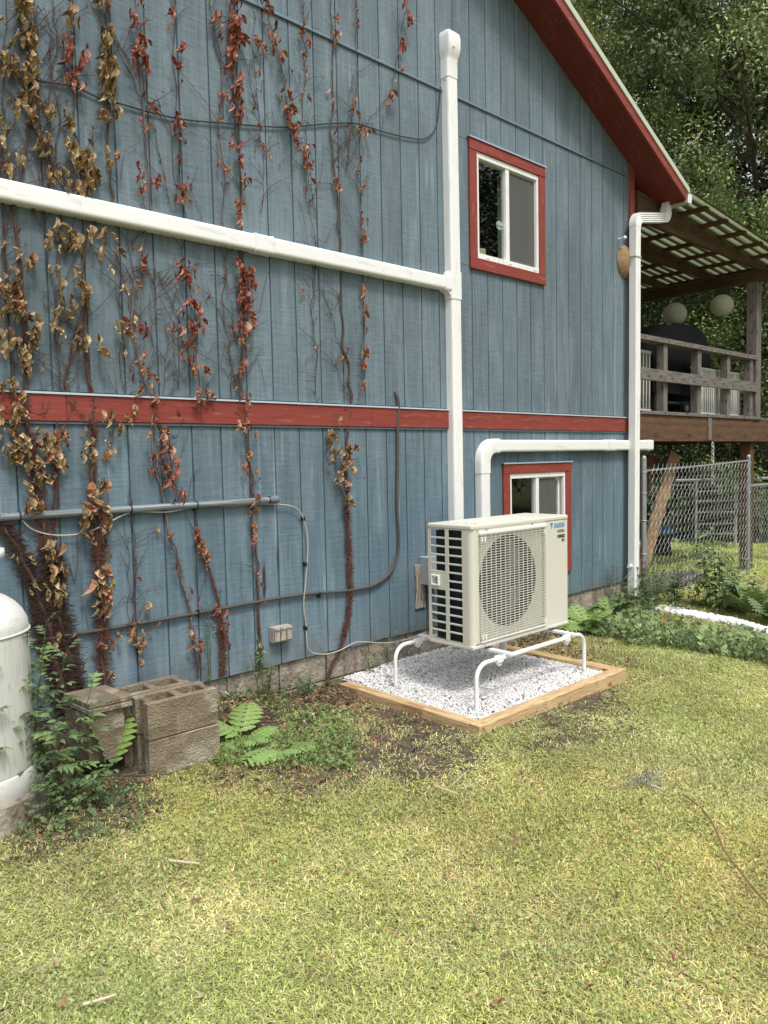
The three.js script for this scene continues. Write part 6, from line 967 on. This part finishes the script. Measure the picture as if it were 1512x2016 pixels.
{
  // mown grass: clumps of bent blades, some of them straw
  const r = rngOf(12), clumps = [];
  for (let v = 0; v < 6; v++) {
    const g = [], dryShare = v < 3 ? 0.16 : 0.62;
    for (let i = 0; i < 56; i++) {
      const a = r() * 6.3, rad = 0.07 * Math.sqrt(r()), tilt = 0.2 + 1.1 * r(), L = 0.012 + 0.021 * r(), a2 = r() * 6.3, w = 0.0014 + 0.0014 * r() * r();
      const b = leafGeo(L, (t) => w / L * (1 - 0.85 * t * t), 2, 0.2, 0.3 + 0.7 * r(), 0, v * 90 + i).applyMatrix4(mat4(V(Math.cos(a) * rad, 0, Math.sin(a) * rad), V(Math.cos(a2) * Math.sin(tilt), Math.cos(tilt), Math.sin(a2) * Math.sin(tilt)), V(-Math.cos(a2), 0.3, -Math.sin(a2))));
      const d = r() < dryShare, k = 0.5 + 0.85 * r(), c = d ? [0.6 * k, 0.49 * k, 0.25 * k] : [0.41 * k, 0.42 * k, 0.12 * k], n = b.attributes.position.count, ca = new Float32Array(n * 3); for (let q = 0; q < n; q++) ca.set(c, q * 3);
      b.setAttribute('color', new THREE.BufferAttribute(ca, 3)); g.push(b);
    }
    clumps.push(mergeGeometries(g));
  }
  const lists = clumps.map(() => []), gM = M(1, 1, 1, 0.75, { vertexColors: true }), tufts = clumps;
  const add = (x, z, s, sunTinted) => {
    const b = bare(x, z); if (r() < b * 0.9) return; const st = straw(x, z), dryb = r() < 0.12 + 0.62 * st + b * 0.3, n = vn(x * 0.9, z * 0.9), k = (0.78 + 0.4 * r()) * (0.66 + 0.42 * vn(x * 2.2 + 9, z * 2.2) + 0.3 * vn(x * 7 + 3, z * 7));
    const col = sunTinted ? [k * 1.6, k * 1.85, k * 1.5] : [k * mixn(0.85, 1.06, n), k, k * mixn(1.0, 0.9, n)];  // back lawn: sunshine painted in as a brighter blade colour
    lists[(dryb && !sunTinted ? 3 : 0) + Math.floor(r() * 3)].push([comp(x, gh(x, z) - 0.003, z, (r() - 0.5) * 0.35, r() * 6.3, (r() - 0.5) * 0.35, s, s * (0.65 + 0.75 * vn(x * 3, z * 3) * vn(x * 0.8 + 5, z * 0.8) * 1.6 + (r() < 0.04 ? 0.7 : 0))), col]);
  };
  for (let i = 0; i < 34000; i++) { const d = 1.6 + 7.6 * Math.pow(r(), 0.9), p = rayOf(mixn(-70, 1580, r()), 1000); p.setY(0).normalize(); const x = EYE.x + p.x * d, z = EYE.z + p.z * d; if (blocked(x, z) || (z < 0.05 && x < 4.7)) continue; add(x, z, 0.85 + 0.05 * d + 0.2 * r()); }
  for (let i = 0; i < 22000; i++) { const d = 1.2 + 12 * Math.pow(r(), 0.8), side = r() < 0.3, p = rayOf(side ? mixn(-700, -70, r()) : mixn(1580, 3000, r() * r()), 1000); p.setY(0).normalize(); const x = EYE.x + p.x * d, z = EYE.z + p.z * d; if (blocked(x, z) || (z < 0.05 && x < 4.7)) continue; add(x, z, 1.05 + 0.07 * d + 0.2 * r()); }
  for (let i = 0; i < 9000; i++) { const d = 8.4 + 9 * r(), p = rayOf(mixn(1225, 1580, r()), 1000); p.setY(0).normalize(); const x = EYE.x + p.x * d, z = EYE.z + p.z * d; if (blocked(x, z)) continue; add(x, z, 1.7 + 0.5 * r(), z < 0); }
  lists.forEach((l, i) => fillInst('grass', ['short mown grass over the whole yard, green and straw', 'mown grass blades mixed through the turf', 'paler grass blades mixed through the turf', 'bent grass blades mixed through the turf', 'fine grass blades mixed through the turf', 'dry straw-coloured blades mixed through the turf'][i], tufts[i], gM, l));
}
// ---------------------------------------------------------------- sticks and stalks lying on the turf
{
  const stick = (label, pts, ra, rb, m) => { const w = pts.map(([x, y]) => { const p = onG(x, y); p.y += 0.035; return p; }), t = thing('fallen_stick', label, 'stick', [w[0].x, w[0].y, w[0].z]); part('stalk', taper(w, ra, rb, 6, 12), m, t); };
  const pale = M(0.5, 0.42, 0.3, 0.8), brown = M(0.2, 0.11, 0.06, 0.8);
  stick('short whitish stick lying in the open turf', [[335, 1711], [365, 1714], [394, 1717]], 0.006, 0.005, pale);
  stick('pale stick lying beyond the front corner of the timber edging', [[856, 1561], [880, 1570], [903, 1578]], 0.005, 0.004, pale);
  stick('thin straw stalk crossing near the pale stick', [[908, 1567], [935, 1556], [962, 1546]], 0.003, 0.002, pale);
  stick('short straw stalk standing off the pale stick', [[890, 1560], [905, 1545], [922, 1530]], 0.003, 0.002, pale);
  stick('long dark stalk trailing from the timber corner', [[942, 1425], [955, 1450], [975, 1480], [1012, 1525]], 0.0035, 0.002, brown);
  stick('long curved brown reed lying across the turf at the edge', [[1345, 1578], [1380, 1605], [1410, 1650], [1425, 1690], [1455, 1730], [1490, 1775], [1520, 1808]], 0.0045, 0.003, brown);
  stick('short stick near the lower corner of the turf', [[165, 2000], [200, 1990], [230, 1980]], 0.006, 0.004, pale);
  stick('short dark twig past the heap of grey clippings', [[1283, 1560], [1298, 1566], [1310, 1571]], 0.006, 0.004, pale);
  const p = onG(1268, 1545), t = thing('clippings_heap', 'small heap of grey-blue dried clippings on the turf', 'clippings', [p.x, p.y, p.z]), r = rngOf(8), g = []; for (let i = 0; i < 90; i++) { const a = r() * 6.3, d = 0.09 * Math.sqrt(r()); g.push(leafGeo(0.03 + 0.03 * r(), lance(0.14), 2, 0.3, 0.6).applyMatrix4(mat4(V(p.x + Math.cos(a) * d * 1.5, p.y + 0.02 + 0.03 * r(), p.z + Math.sin(a) * d * 0.7), V(r() - 0.5, 0.2 * r(), r() - 0.5), V(0, 1, 0.1)))); } part('clippings', g, M(0.19, 0.19, 0.16, 0.8), t).userData.kind = 'stuff';
}
// trees on the other side of the yard, seen in the window panes
tree('tree across the yard facing the gable wall', 13, 12, 13, 4.6, 1.0, { seed: 21, col: mid, limbs: 26, sprigs: 240, leaf: 1.6 });
tree('broad tree across the yard, further out along the wall', 19, 9.5, 14, 5.2, 0.8, { seed: 22, col: dark, limbs: 26, sprigs: 240, leaf: 1.7 });
tree('second broad tree across the yard beside the first', 10, 18, 15, 5.4, 0.8, { seed: 23, col: dark, limbs: 26, sprigs: 240, leaf: 1.7 });
renderer.render(scene, camera);
